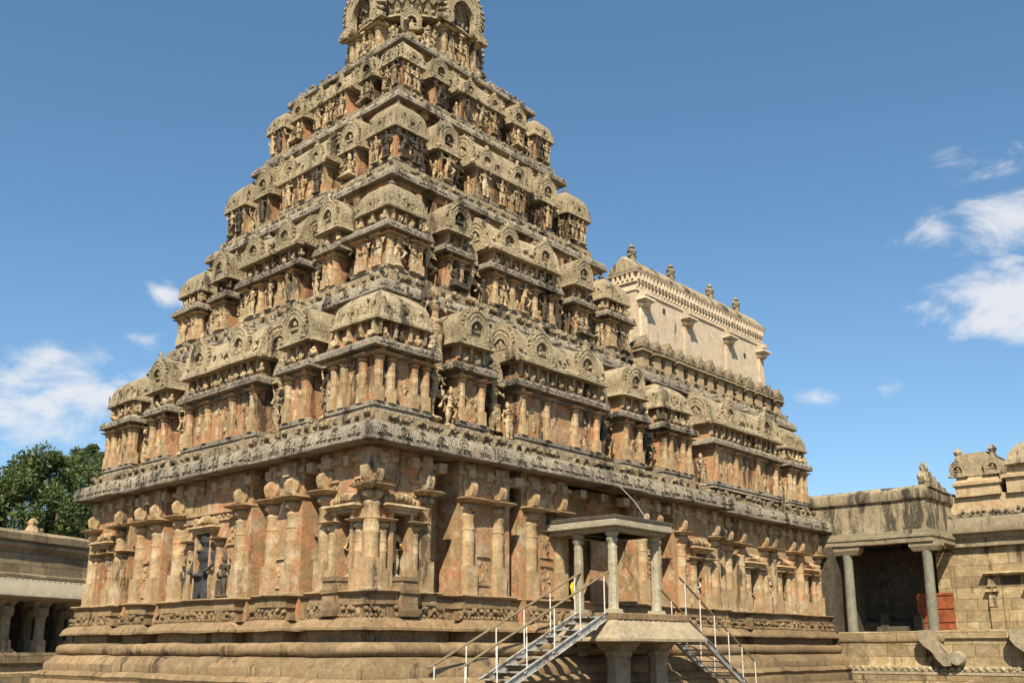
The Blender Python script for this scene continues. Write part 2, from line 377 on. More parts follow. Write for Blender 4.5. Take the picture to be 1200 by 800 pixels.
def pil_mesh(w, h, mat='pil', corbel=True, n=10):
    key = (round(w,2),round(h,2),mat,corbel,n)
    if key in PIL: return PIL[key]
    mb = MB(); r = w*.5; H = h
    mb.box(-r*1.0,r*1.0,-r*1.0,r*1.0,0,H*.3,.0); mb.box(-r*1.06,r*1.06,-r*1.06,r*1.06,-.002,H*.03,.01)
    mb.lathe(0,0,[(r*1.0,H*.3),(r*1.0,H*.325),(r*1.0,H*.33),(r*.99,H*.52),(r*1.03,H*.53),(r*1.03,H*.55),(r*.98,H*.56),(r*.96,H*.66),(r*1.02,H*.665),(r*1.02,H*.68),(r*.95,H*.685),
        (r*.94,H*.78),(r*1.06,H*.80),(r*1.08,H*.815),(r*.8,H*.835),(r*.78,H*.85),(r*1.12,H*.862),(r*1.32,H*.885),(r*1.34,H*.905),(r*1.15,H*.928),(r*.8,H*.938)],n,math.pi/n)
    k = r*2.05
    mb.lathe(0,0,[(k*.5,H*.936),(k*.97,H*.968),(k*1.02,H*.978),(k*.95,H*.985),(k*.45,H*1.0)],20,sec=SQ[::1],)
    if corbel:
        mb.box(-r*.8,r*.8,-r*.7,r*1.2,H*.995,H*1.34)
        mb.extrude([(-r*.65,H*1.005),(-r*1.2,H*1.02),(-r*1.5,H*1.09),(-r*1.45,H*1.13),(-r*.65,H*1.2)], lambda a,b,d:(d,a,b), -r*.5, r*.5)
        for s_ in (-1,1): mb.extrude([(s_*r*.75,H*1.02),(s_*r*1.25,H*1.08),(s_*r*1.3,H*1.16),(s_*r*.75,H*1.22)], lambda a,b,d:(a,d,b), -r*.55, r*.8)
    PIL[key] = mb.mesh('pilaster', M[mat], .007, 2.5); return PIL[key]
def lumps(mb, x0, x1, y, z, h, rnd, dep=.16):
    """a row of crouching beasts facing -y"""
    k = max(1,int((x1-x0)/.6))
    for i in range(k): mb.box(x0+(x1-x0)*i/k,x0+(x1-x0)*(i+1)/k+.004,y-dep*rnd.uniform(.35,.6),y+dep,z-.02,z+h*.14); mb.box(x0+(x1-x0)*i/k,x0+(x1-x0)*(i+1)/k+.004,y-dep*rnd.uniform(.1,.3),y+dep,z+h*.1,z+h*rnd.uniform(.5,.7))
    x = x0+h*.35
    while x < x1-h*.3:
        w = h*rnd.uniform(.8,1.25); k = rnd.random()
        if k < .82:
            s = rnd.choice((-1,1)); hz = z+h*rnd.uniform(.38,.48)
            mb.ico((x,y,hz),(w*.38,dep,h*.36),1,.16); mb.ico((x+s*w*.3,y-dep*.7,z+h*rnd.uniform(.6,.8)),(h*.2,dep*.7,h*.22),1,.16)
            mb.ico((x-s*w*.2,y-dep*.5,z+h*.16),(h*.13,dep*.7,h*.17),1,.15); mb.ico((x+s*w*.25,y-dep*.7,z+h*.15),(h*.1,dep*.6,h*.16),1,.15)
            if rnd.random() < .4: mb.ico((x-s*w*.3,y-dep*.4,z+h*.75),(h*.12,dep*.5,h*.22),1,.2)
        else: mb.box(x-w*.28,x+w*.28,y-dep*.9,y+dep,z,z+h*rnd.uniform(.8,1.0),.02)
        x += w*rnd.uniform(.85,1.1)
KAP = [(-.16,0),(-.02,-.004),(0,.02),(0,.085),(-.03,.095),(-.022,.18),(-.045,.29),(-.09,.38),(-.18,.44),(-.42,.47)]
def kapota(mb, path, z, t=1., w=1., back=1.2, seg=.5):
    pr = [(-back,z+.03)]+[(o*w,z+h*t) for o,h in KAP]+[(-back,z+.47*t)]
    mb.sweep(path, pr, True, seg)
def rect(x0,x1,y0,y1): return [(x0,y0),(x1,y0),(x1,y1),(x0,y1)]
def medallions(mb, x0, x1, y, z, r, step, rnd):
    """low kudu rings on a cornice face looking to -y"""
    x = x0+step*.5
    tilt = Matrix.Rotation(R(-14),3,'X')
    while x < x1:
        rr = r*rnd.uniform(.8,1.15)
        mb.ring((x,y+.03,z), rr, rr*.16, tilt, 12, 5, R(-40), R(220)); mb.ring((x,y+.03,z), rr*.55, rr*.12, tilt, 10, 4); mb.ico((x,y+.02,z),(rr*.25,.03,rr*.28),1,.1)
        for s in (-1,1): mb.ico((x+s*rr*1.3,y+.02,z-rr*.5),(rr*.35,.035,rr*.25),1,.15)
        mb.ico((x,y+.07,z+rr*1.15),(rr*.2,.03,rr*.2),1,.1)
        x += step*rnd.uniform(.75,1.25)
def face_L(mb):   # local frame (x along, -y outward) of the west side: x -> -Y, y -> +X
    mb.X = Matrix(((0,1,0,0),(-1,0,0,0),(0,0,1,0),(0,0,0,1)))

SH = {}
def shrine_meshes(kind, w, lv, two, colw, dep, var=0):
    """body, roof, finial meshes of one aedicule; local: x along the wall, y inward, eave front at y=0, z absolute minus lv[0]"""
    key = (kind, round(w,2), lv, var)
    if key in SH: return SH[key]
    rnd = random.Random(int(w*100)+len(SH)*7+var*31)
    wb, ww, e, et, r, t = [q-lv[0] for q in lv]
    ov = .34 if two else .22; D = w if kind == 'kuta' else dep
    B = MB()
    x0, x1, y0, y1 = -w/2, w/2, 0., D
    ix = ov
    B.m = 0; B.box(x0+ix,x1-ix,y0+ix,y1-.02,ww,e+.02)
    B.m = 1
    B.box(x0+ix*.62,x1-ix*.62,y0+ix*.62,y1,wb,wb+(ww-wb)*.5,.02); B.box(x0+ix*.45,x1-ix*.45,y0+ix*.45,y1,wb+(ww-wb)*.5,ww,.03,.03)
    B.box(x0+ix*.7,x1-ix*.7,y0+ix*.7,y1,e-.12,e+.01)
    # relief slabs on the wall
    B.m = 2
    for q in range(int(w/.16)):
        cx = rnd.uniform(x0+ix+.1,x1-ix-.1); B.ico((cx,y0+ix,rnd.uniform(ww+.1,e-.15)),(rnd.uniform(.05,.13),.06,rnd.uniform(.08,.25)),1,.2)
    if kind == 'kuta':
        for q in range(int(w/.16)):
            cy = rnd.uniform(y0+ix+.1,y1-ix-.1); B.ico((x0+ix,cy,rnd.uniform(ww+.1,e-.15)),(.06,rnd.uniform(.05,.13),rnd.uniform(.08,.25)),1,.2); B.ico((x1-ix,cy,rnd.uniform(ww+.1,e-.15)),(.06,rnd.uniform(.05,.13),rnd.uniform(.08,.25)),1,.2)
    # projecting side slabs beside the columns
    B.m = 0
    for s in (-1,1):
        cx = s*(w/2-ix-.06); B.extrude([(y0+ix+.02,ww),(y0+ix*.35,e),(y0+ix+.02,e)], lambda a,b,d: (d,a,b), cx-.06, cx+.06)
    Rf = MB(); F = MB()
    if two:
        B.m = 1
        kapota(B, rect(x0,x1,y0,y1+.3), e, (et-e)/.47*.85, .75, .5, .35)
        medallions(B, x0+.1, x1-.1, -.005, e+(et-e)*.5, .085, .42, rnd)
        B.m = 0; g = ov*1.0
        B.box(x0+g,x1-g,y0+g,y1,et-.03,r+.03)
        B.m = 2
        k = int((w-2*g)/.42)
        for i in range(k+1):
            cx = x0+g+.05+(w-2*g-.1)*i/max(1,k)+rnd.uniform(-.05,.05); B.box(cx-.055,cx+.055,y0+g-.13,y0+g+.05,et+.08,r,.0,.02); qx = cx+rnd.uniform(.12,.3); B.ico((qx,y0+g-.1,et+.1),(.1,.1,.11),1,.3); B.ico((qx+rnd.uniform(-.03,.03),y0+g-.1,et+.23),(.055,.055,.07),1,.25); B.ico((qx+rnd.uniform(-.09,.09),y0+g-.14,et+.14),(.05,.05,.07),1,.3)
            if kind == 'kuta':
                cy = y0+g+.05+(D-2*g-.1)*i/max(1,k); B.box(x0+g-.13,x0+g+.05,cy-.055,cy+.055,et+.08,r); B.box(x1-g-.05,x1-g+.13,cy-.055,cy+.055,et+.08,r); B.ico((x0+g-.1,cy+.12,et+.12),(.08,.09,.11),1,.2)
        ro = .12
    else: ro = 0.
    a = w/2-ro; Hh = t-r
    if kind == 'kuta':
        cy = D/2; pr = [(a*q, r+Hh*h) for q,h in ((.7,.03),(.98,.0),(1.,.01),(1.,.08),(.955,.12),(.925,.22),(.91,.36),(.88,.5),(.81,.62),(.68,.74),(.5,.85),(.3,.94),(.12,1.))]
        Rf.lathe(0,cy,pr,sec=SQ)
        for ang in (0,-90,90):
            Rf.X = Matrix.Translation((0,cy,0)) @ Matrix.Rotation(R(ang),4,'Z') @ Matrix.Translation((0,-cy,0))
            kudu(Rf, 0, cy-a*.9, r+Hh*.1, a*.17 if two else a*.26, .07)
            for q in range(7): Rf.ico((rnd.uniform(-.85,.85)*a,cy-a*.92,r+Hh*rnd.uniform(.15,.5)),(a*rnd.uniform(.04,.09),.045,a*rnd.uniform(.04,.1)),1,.25)
            for q in range(5): Rf.box(-a*.9+q*a*.4,-a*.9+q*a*.4+.012,cy-a*.965,cy-a*.9,r+Hh*.1,r+Hh*.4)
        Rf.X = None; finial(F,0,cy,r+Hh*.98,max(.1,w*.07))
    elif kind == 'panjara':
        rr = a*.97; sc = Hh/(rr*2.07); sec = [(p,r+z*sc) for p,z in arch(rr,14)]
        Rf.extrude(sec, lambda p,z,d: (p,d,z), .16, D+.4)
        Rf.box(-a,a,.0,D,r-.01,r+.09,.03)
        kudu(Rf,0,.14,r+.05,min(rr*.86,Hh*.44),.12)
        finial(F,0,D*.45,t-.02,max(.09,w*.055))
    else:
        pr = [(0.,0.),(0.,.08),(.06,.13),(.10,.25),(.12,.42),(.17,.6),(.28,.78),(.44,.92),(.62,1.0),(.85,1.0)]
        nn = 10; v = []; f = []
        for i in range(nn+1):
            x = -a+2*a*i/nn; hs_ = 1+.16*(abs(x)/a)**2.2 if two else 1.; v += [(x, p*D*.9, r+Hh*h*hs_) for p,h in pr]+[(x,D+.5,r+Hh*hs_),(x,D+.5,r)]
        m_ = len(pr)+2
        for i in range(nn):
            for j in range(m_): f.append((i*m_+j,i*m_+(j+1)%m_,(i+1)*m_+(j+1)%m_,(i+1)*m_+j))
        f += [tuple(range(m_)), tuple(nn*m_+j for j in range(m_))]; Rf.add(v,f)
        kr = min(Hh*.36, w*.1)
        for s in (-.52,.52):
            big = 1.25
            kudu(Rf, s*a, .16, r+Hh*.04, kr*big, .14); Rf.extrude([(p+s*a,z+r+.02) for p,z in arch(kr*big*.98)], lambda p,z,d:(p,d,z), .14, .9)
        for s in (-1,1):
            Rf.X = Matrix.Translation((s*a,D*.52,0)) @ Matrix.Rotation(R(90*s),4,'Z'); kudu(Rf,0,0,r+.03,Hh*.46,.07,False); Rf.X = None
        for q in range(int(w/.22)): Rf.ico((rnd.uniform(-.95,.95)*a,.1,r+Hh*rnd.uniform(.15,.45)),(rnd.uniform(.05,.1),.06,rnd.uniform(.05,.1)),1,.25)
        k = max(2,int(w/1.1))
        finial(F,0,D*.55,r+Hh*.98,.17 if two else .11)
    SH[key] = (B.mesh(kind+' shrine', [M['tier'],M['grey'],M['cream']], .02, 1.7), Rf.mesh(kind+' roof', M['roof'], .02, 1.5), F.mesh(kind+' finial', M['grey'], .008, 3.))
    return SH[key]
KIND = {'kuta':'corner_shrine','panjara':'niche_shrine','sala':'barrel_shrine'}
def shrine(root, kind, cx, cy, rz, w, lv, two, dep=1.2, figs=0, cols=True, corner=False, left=False, small=False):
    """(cx,cy): world point of the middle of the eave's front edge"""
    B, Rf, F = shrine_meshes(kind, w, lv, two, .2, dep, RR.randrange(3))
    if small: w = w
    s = obj('small_niche' if small else KIND[kind], B, root, (cx,cy,lv[0]), rz+R(RR.uniform(-.5,.5)))
    obj('roof', Rf, s)
    if kind == 'sala':
        k = max(2,int(w/1.1)); a_ = w/2-(.12 if two else 0)
        for i in range(k): obj('finial', F, s, (-a_+.5+(2*a_-1.)*i/(k-1),0,0))
    else: obj('finial', F, s)
    wb, ww, e, et, r, t = [q-lv[0] for q in lv]; ov = .34 if two else .22
    hcol = e-ww-.1
    sides = [0.] if kind != 'kuta' else ([0.,90.] if left else ([0.,-90.] if True else [0.]))
    D = w if kind == 'kuta' else dep
    def loc(sd, x, y):
        if sd == 0: return (x, y)
        q = Matrix.Rotation(R(sd),2) @ Vector((x, y-D/2)); return (q.x, q.y+D/2)
    for sd in sides:
        if cols:
            cw = .23 if two else .12
            bw = .5-(ov+.02)/w; xs = {'kuta':(-bw,-.17,.17) + ((bw,) if sd == 0 else ()),'panjara':(-bw+.06,bw-.06),'sala':(-bw+.03,-.15,.15,bw-.03)}[kind]
            for x in xs:
                p = loc(sd, x*w, ov-.08); obj('pilaster', pil_mesh(cw, hcol, 'pil', False, 8), s, (*p,ww), R(sd))
        if figs:
            n = {'kuta':2,'panjara':1,'sala':3}[kind]
            for i in range(n):
                x = (i-(n-1)/2)*w*(.28 if kind != 'kuta' else .34); p = loc(sd, x, ov-.12)
                seat = kind == 'panjara' and not small and RR.random() < .6
                figure(s, p[0], p[1], ww, hcol*(1.22 if not seat else 1.05), R(sd), 'sit' if seat else None, 'cream' if RR.random() < .8 else 'dark')
    return s

# ------------------------------------------------------------------ the tower
WX, WY = 16.05, 15.9
tower = thing('temple_tower', (8,8,0), 'tall stepped stone temple tower carved with tiers of small shrines under a round dome', 'temple')
hall = thing('temple_hall', (21.5,8,0), 'lower carved stone hall adjoining the tower, between it and the pillared porch', 'temple hall')

def steps_path(steps, X1, stepsL, Y1, far=None):
    """closed CCW outline: steps = [(u, inset)] along the south side from the corner, stepsL along the west side"""
    pts = []
    y = steps[0][1]; pts.append((steps[0][0] if False else stepsL[0][1], y))
    for u, ins in steps[1:]: pts += [(u, pts[-1][1]), (u, ins)]
    pts += [(X1, pts[-1][1]), (X1, Y1)]
    left = []; x = stepsL[0][1]
    for u, ins in stepsL[1:]: left += [(x, u), (ins, u)]; x = ins
    left.append((x, Y1)); pts += left[::-1]
    return pts
WI = .62
SR = [(WI,WI),(1.27,1.05),(1.8,WI),(2.63,1.45),(3.6,WI),(5.6,1.45),(6.1,WI),(8.2,1.45),(9.1,2.3),(10.3,1.45),(11.6,WI),(13.0,1.45),(13.9,WI),(15.12,1.05),(15.8,WI)]
SL = [(WI,WI),(1.27,1.05),(1.8,WI),(2.63,1.45),(3.4,WI),(4.98,1.45),(5.78,WI),(7.72,1.15),(8.38,WI),(10.0,1.45),(10.62,WI),(12.2,1.45),(12.75,WI),(14.1,1.05),(14.7,WI)]
wp = steps_path(SR, 16.9, SL, 15.35)
mb = MB(); mb.sweep(wp, [(0,2.2),(0,6.56)], True, .6); mb.cap(wp, 2.85)
def west(fn): fn()
# lintels and fillers over the recesses
fill = MB()
for u0,u1,ins,zl in ((1.27,1.8,1.05,4.85),(15.12,15.8,1.05,4.85),(9.1,10.3,2.3,5.2)):
    fill.box(u0-.003,u1+.003,WI+.002 if ins < 2 else 1.452,ins+.01,zl,6.5)
face_L(fill)
for u0,u1,zl in ((1.27,1.8,4.85),(7.72,8.38,5.0),(14.1,14.7,4.85)): fill.box(-u1-.003,-u0+.003,WI+.002,1.16,zl,6.5)
fill.X = None
mb.add(fill.v, fill.f)
obj('wall', mb.mesh('ground storey wall', M['wall'], .022, 1.1), tower)
# stepped base mouldings
def notch(bays_gap, n=.42, d=.42): return bays_gap
def base_path(gR, gL, x0, x1, y0, Y1):
    pts = [(x0,y0)]
    for g in gR: pts += [(g-.2,y0),(g-.2,y0+.42),(g+.2,y0+.42),(g+.2,y0)]
    pts += [(x1,y0),(x1,Y1),(x0,Y1)]
    for g in gL[::-1]: pts += [(x0,g+.2),(x0+.42,g+.2),(x0+.42,g-.2),(x0,g-.2)]
    return pts
gR = [3.05,5.85,13.45]; gL = [3.0,5.38,10.3,12.48]
bp = base_path(gR, gL, 0, 17.05, 0, 15.9)
lower = rect(-.0,17.05,0,15.9)
pl = MB()
pl.m = 1
pl.sweep(lower, [(.8,-.2),(.8,.30),(.76,.34),(.56,.36),(.56,.62),(.54,.66),(.45,.67)], True, .7)
pl.m = 0
pl.sweep(lower, [(.45,.66),(.48,.72),(.53,.80),(.48,.88),(.4,.93),(.34,.94)], True, .4)
pl.m = 1
pl.sweep(bp, [(.3,.93),(.3,1.14),(.28,1.17),(.12,1.36),(.02,1.40),(-.2,1.41)], True, .5)
pl.m = 0
pl.sweep(bp, [(-.2,1.405),(-.06,1.42),(.0,1.46),(.035,1.54),(.04,1.6),(.015,1.68),(-.04,1.74),(-.12,1.76),(-.3,1.765)], True, .5)
pl.sweep(bp, [(-.3,1.74),(-.3,2.06)], True, .6)
pl.sweep(bp, [(-.5,2.05),(-.05,2.035),(.0,2.04),(.0,2.10),(-.03,2.12),(-.06,2.2),(-.14,2.28),(-.24,2.33),(-.4,2.335)], True, .45)
pl.sweep(bp, [(-.36,2.3),(-.36,2.66)], True, .6)
pl.sweep(bp, [(-.4,2.62),(-.3,2.63),(-.3,2.86),(-.22,2.88),(-.18,2.93),(-.22,2.97),(-.5,2.975)], True, .45)
obj('plinth', pl.mesh('moulded plinth', [M['base'],M['bblock']], .032, 1.1), tower)
# frieze of beasts on the base
rnd = random.Random(5)
gaps = [0]+gR+[17.05]
for a,b in zip(gaps[:-1],gaps[1:]):
    fr = MB(); lumps(fr, a+.25, b-.25, .32, 2.33, .31, rnd, .12); obj('beast_frieze', fr.mesh('beast frieze', M['base'], .01, 3.), tower)
for a,b in zip([0]+gL, gL+[15.9]):
    fr = MB(); lumps(fr, -b+.25, -a-.25, .32, 2.33, .31, rnd, .12); obj('beast_frieze', fr.mesh('beast frieze', M['base'], .01, 3.), tower, (0,0,0), R(-90))
# pilasters
PB, PH = 2.97, 2.58
def pilR(x, w=.5, h=PH, y=.62, root=tower, mat='pil', z=PB): return obj('pilaster', pil_mesh(w,h,mat), root, (x,y+.02,z), R(RR.uniform(-2,2)))
def pilL(y, w=.5, h=PH, x=.62): return obj('pilaster', pil_mesh(w,h), tower, (x+.02,y,PB), R(-90+RR.uniform(-2,2)))
pilR(.68,.42,PH,.64)
for x in (2.37,3.95,5.1,6.5,7.75,12.0,12.8,14.3,16.45): pilR(x,.41)
for x in (.98,2.02,15.0,15.95): obj('pilaster', pil_mesh(.29,1.75,'pil',False), tower, (x,WI,PB))
for y in (2.37,3.78,4.7,6.2,9.6,10.95,11.95,13.3,15.2): pilL(y,.42)
for y in (.98,2.02,7.25,8.8,12.95,13.95,14.85): obj('pilaster', pil_mesh(.29,1.75,'pil',False), tower, (WI,y,PB), R(-90))
# slabs bridging paired columns, niche frames and pedestals
def frame(x0,x1,z):
    nf = MB(); nf.X = Matrix.Translation((0,WI-.45,0))
    nf.box(x0-.32,x1+.32,.2,.5,z,z+.07,.0,.04); nf.box(x0-.38,x1+.38,.14,.5,z+.07,z+.13,.03); nf.box(x0-.2,x1+.2,.28,.5,z-.08,z+.0)
    nf.box(x0-.12,x0-.02,.33,.5,2.97,z-.08); nf.box(x1+.02,x1+.12,.33,.5,2.97,z-.08)
    for q in range(9): nf.ico((x0-.25+(x1-x0+.5)*q/8,.4,z+.22+.12*math.sin(math.pi*q/8)),(.09,.1,.12),1,.2)
    return nf
def plates(x0,x1):
    nf = MB(); nf.X = Matrix.Translation((0,WI-.45,0)); k = max(2,int((x1-x0)/.22))
    for i in range(k):
        a_ = x0+(x1-x0)*i/k; b_ = x0+(x1-x0)*(i+1)/k; j = rnd.uniform(-.03,.03); nf.box(a_,b_+.002,.05+j,.6,5.46+j*.4,5.535+j*.5,.015,.04)
    return nf
def pedestal(x):
    nf = MB(); nf.box(x-.3,x+.3,.06,.9,2.36,2.5,.0,.03); nf.box(x-.26,x+.26,.12,.9,2.5,2.9,.02); nf.box(x-.3,x+.3,.06,.9,2.9,3.0,.02,.03); nf.box(x-.26,x+.26,.12,.9,3.0,3.2,.02); nf.box(x-.29,x+.29,.08,.9,3.2,3.3,.02,.02); return nf
LFT = R(-90)
def west(name, mb_, mat): return obj(name, mb_.mesh(name, M[mat], .014, 2.), tower, (0,0,0), LFT)
def south(name, mb_, mat, root=None): return obj(name, mb_.mesh(name, M[mat], .014, 2.), root or tower)
for x0,x1 in ((1.27,1.8),(15.12,15.8)): south('niche_frame', frame(x0,x1,4.95), 'pil')
for x0,x1 in ((.25,.95),(2.05,2.7),(3.6,5.5),(6.15,8.1),(11.6,13.0),(14.0,14.7),(16.1,16.95)): south('capital_slab', plates(x0,x1), 'base')
south('pedestal', pedestal(1.53), 'base'); west('pedestal', pedestal(-1.53), 'base')
for x0,x1 in ((1.27,1.8),(7.72,8.38),(14.1,14.7)): west('niche_frame', frame(-x1,-x0,4.95), 'pil')
for x0,x1 in ((.25,.95),(2.05,2.7),(3.5,4.95),(5.8,6.6),(9.2,10),(10.65,12.2),(12.8,13.6),(14.7,15.35)): west('capital_slab', plates(-x1,-x0), 'base')
figure(tower,1.53,.85,3.3,1.45,0,'deity','cream','niche_statue'); figure(tower,.85,1.53,3.3,1.45,R(-90),'deity','cream','niche_statue')
figure(tower,15.46,.85,2.98,1.5,0,'deity','plaster','niche_statue'); figure(tower,.62,8.05,2.35,2.75,R(-90),'deity','black','niche_statue','tall black deity statue').scale.x *= 1.35; figure(tower,.85,14.4,2.98,1.5,R(-90),'deity','cream','niche_statue')
for y,k in ((8.95,'attend'),(6.95,'deity')): figure(tower,.58,y,3.0,1.25,R(-90),k,'dark','carved_figure')
rv = random.Random(21)
def relief(x0,x1,z0,z1):
    q_ = MB(); n = max(4,int((x1-x0)*(z1-z0)*26))
    for k in range(n): q_.ico((rv.uniform(x0+.05,x1-.05),WI,rv.uniform(z0+.06,z1-.06)),(rv.uniform(.03,.08),.045,rv.uniform(.04,.12)),1,.28)
    q_.box(x0-.03,x1+.03,WI-.05,WI+.1,z0-.05,z0); q_.box(x0-.03,x1+.03,WI-.06,WI+.1,z1,z1+.06)
    return q_
for x0,x1,z0,z1 in ((4.3,4.75,3.3,4.0),(6.9,7.4,4.2,4.9),(6.9,7.4,3.1,3.9),(12.2,12.6,3.2,4.6),(14.6,14.8,3.1,4.6),(1.0,1.2,5.15,5.7),(1.9,2.2,5.15,5.7),(16.0,16.25,3.1,4.8)): south('wall_relief', relief(x0,x1,z0,z1), 'pil')
for x0,x1,z0,z1 in ((1.0,1.2,5.15,5.7),(1.9,2.2,5.15,5.7),(4.05,4.4,3.2,3.9),(11.25,11.65,3.2,4.2),(13.55,13.8,3.1,4.6),(6.45,6.9,4.5,5.2),(9.0,9.3,4.5,5.2),(6.4,10.,5.25,5.42)): west('wall_relief', relief(-x1,-x0,z0,z1), 'pil')
# entablature under the big cornice
en = MB()
ep = rect(.6,16.92,.6,15.38)
en.sweep(wp, [(-.05,5.95),(.0,5.96),(.02,6.12),(.10,6.14),(.10,6.26),(.02,6.28),(.0,6.4),(.0,6.42),(.0,6.58)], True, .6)
def blocks(mb, x0, x1, y0, z0, z1, step, rnd, p=.2, w=.2):
    x = x0
    while x < x1:
        q = w*rnd.uniform(.8,1.45); mb.box(x,x+q,y0-p*rnd.uniform(.7,1.1),y0+.1,z0,z1,.0,.02); x += step*rnd.uniform(.8,1.45)
blocks(en,.7,16.8,.58,6.05,6.3,.8,rnd,.2,.24)
face_L(en); blocks(en,-15.2,-.7,.58,6.05,6.3,.8,rnd,.2,.24); en.X = None
obj('entablature', en.mesh('entablature', M['pil'], .018, 1.6), tower)

Z = [6.5,11.1,15.35,18.82,21.75]; INS = [0,1.55,2.72,3.75,4.6]
LV = [(7.42,7.66,9.05,9.37,9.83,10.98),(12.0,12.16,13.24,13.55,13.93,15.02),(16.15,16.3,17.27,17.35,17.27,18.5),(19.5,19.62,20.53,20.6,20.53,21.48)]
TH = [1.15,1.0,.85,.72,.62]
c1 = MB()
cp = [(0,0),(2.75,0),(2.75,.05),(5.9,.05),(5.9,0),(11.6,0),(11.6,.05),(13.4,.05),(13.4,0),(17.05,0),(17.05,15.9),(0,15.9),(0,13.2),(.05,13.2),(.05,10.4),(0,10.4),(0,5.3),(.05,5.3),(.05,2.75),(0,2.75)]
kapota(c1, cp, Z[0], 1.15, 1.1, 1.1)
medallions(c1,.1,17.,-.015,Z[0]+.27,.17,.72,rnd); face_L(c1); medallions(c1,-15.8,-.1,-.015,Z[0]+.27,.17,.72,rnd); c1.X = None
obj('cornice', c1.mesh('great cornice', M['grey'], .03, .8), tower)
for i in range(1,5):
    cm = MB(); a = INS[i]; x1 = WX-a; y1 = WY-a
    kapota(cm, rect(a,x1,a,y1), Z[i], TH[i]*.9, TH[i]*.95, .9)
    st = .8*TH[i]+.15
    medallions(cm,a+.1,x1-.1,a-.01,Z[i]+.22*TH[i],.11*TH[i]+.02,st,rnd); face_L(cm); medallions(cm,-y1+.1,-a-.1,a-.01,Z[i]+.22*TH[i],.11*TH[i]+.02,st,rnd); cm.X = None
    obj('cornice', cm.mesh('tier cornice', M['grey'], .025, 1.), tower)
for i in range(4):
    a = INS[i]; z0 = Z[i]+.47*TH[i]; z1 = Z[i+1]; lv = LV[i]; two = i < 2
    L = WX-2*a; LY = WY-2*a; tw = MB(); g = INS[i+1]+.42
    tw.m = 0; tw.sweep(rect(g,WX-g,g,WY-g), [(0,z0-.3),(0,z1+.05)], True, .8)
    tw.sweep(rect(g,WX-g,g,WY-g), [(0,z1-.42),(.08,z1-.4),(.09,z1-.28),(.02,z1-.26),(.05,z1-.16),(.16,z1-.14),(.2,z1+.04)], True, .6)
    blocks(tw,g,WX-g,g-.02,z1-.75,z1-.2,.5 if two else .36,rnd,.3 if two else .2,.17); face_L(tw); blocks(tw,-(WY-g),-g,g-.02,z1-.75,z1-.2,.5 if two else .36,rnd,.3 if two else .2,.17); tw.X = None
    # ledge the shrines stand on
    tw.m = 1; e0 = a+(.6,.56,.48,.42)[i]
    tw.sweep(rect(e0,WX-e0,e0,WY-e0), [(0,z0-.2),(0,lv[0]-.18),(.05,lv[0]-.17),(.05,lv[0]-.03),(-.02,lv[0]),(-2.,lv[0])], True, .5)
    obj('tier_wall', tw.mesh('tier wall', [M['tier'],M['frieze']], .02, 1.3), tower)
    h = lv[0]-z0+.05
    f = MB(); lumps(f,a+.3,WX-a-.3,e0+.02,z0-.04,h,rnd,.17 if two else .11); obj('beast_frieze', f.mesh('tier frieze', M['frieze'], .012, 2.5), tower)
    f = MB(); lumps(f,-(WY-a-.3),-a-.3,e0+.02,z0-.04,h,rnd,.17 if two else .11); obj('beast_frieze', f.mesh('tier frieze', M['frieze'], .012, 2.5), tower, (0,0,0), R(-90))
    db = (.45,.42,.38,.33)[i]; b = a+db; Lr = L-2*db; LYr = LY-2*db
    def put(kind, f0, f1, **kw):
        dep = (1.5 if two else 1.1)
        push = 0. if kind != 'panjara' else .06
        wR = (f1-f0)*Lr; xc = b+(f0+f1)/2*Lr; yc = b+(f0+f1)/2*LYr
        if kind == 'kuta':
            shrine(tower,kind,xc,b,0,wR,lv,two,figs=(not two) or i == 1,cols=i < 2)
            if f0 > .5: shrine(tower,kind,b,yc,R(-90),wR,lv,two,figs=(not two) or i == 1,cols=i < 2,left=True)
            return
        shrine(tower,kind,xc,b+push,0,wR,lv,two,dep,figs=i > 0,cols=i < 2)
        wL = (f1-f0)*LYr; shrine(tower,kind,b+push,yc,R(-90),wL,lv,two,dep,figs=i > 0,cols=i < 2)
    put('kuta',0,.152); put('panjara',.19,.303); put('sala',.35,.65); put('panjara',.697,.81); put('kuta',.848,1.)
    # small niches in the gaps between the shrines
    q_ = lambda f: lv[0]+(lv[5]-lv[0])*f
    lg = (lv[0],q_(.05),q_(.46),q_(.5),q_(.46),q_(.80)) if two else (lv[0],q_(.05),lv[2]-.1,lv[2],lv[2]-.1,q_(.88))
    for fx,fw_ in ((.171,.036),(.3265,.044),(.6735,.044),(.829,.036)):
        for sd in (0,1):
            LL = LYr if sd else Lr; p = b+fx*LL; w_ = max(.45,fw_*LL*(1.05 if two else 1.25))
            shrine(tower,'panjara',*((b+.5,p) if sd else (p,b+.5)),R(-90) if sd else 0,w_,lg,False,1.,figs=1,cols=False,small=True)
    # figures standing between the shrines
    fh = (lv[2]-lv[1])*.8
    for q,fx in enumerate((.171,.327,.673,.829)):
        if RR.random() < .35: continue
        mat = 'dark' if (i == 1 and q in (1,2)) or RR.random() < .25 else 'cream'
        figure(tower,b+fx*Lr+.3,b+.3,lv[0],fh,0,'attend' if q % 2 else 'dance',mat)
        figure(tower,b+.3,b+fx*LYr-.3,lv[0],fh,R(-90),'attend' if q % 2 else 'deity','cream' if RR.random() < .75 else 'dark')
# guardians standing on the shoulders of the first tier
figure(tower,3.1,1.15,9.4,2.0,R(10),'attend','cream','guardian_statue'); figure(tower,2.75,1.3,9.7,1.6,R(-10),'dance','dark','guardian_statue')
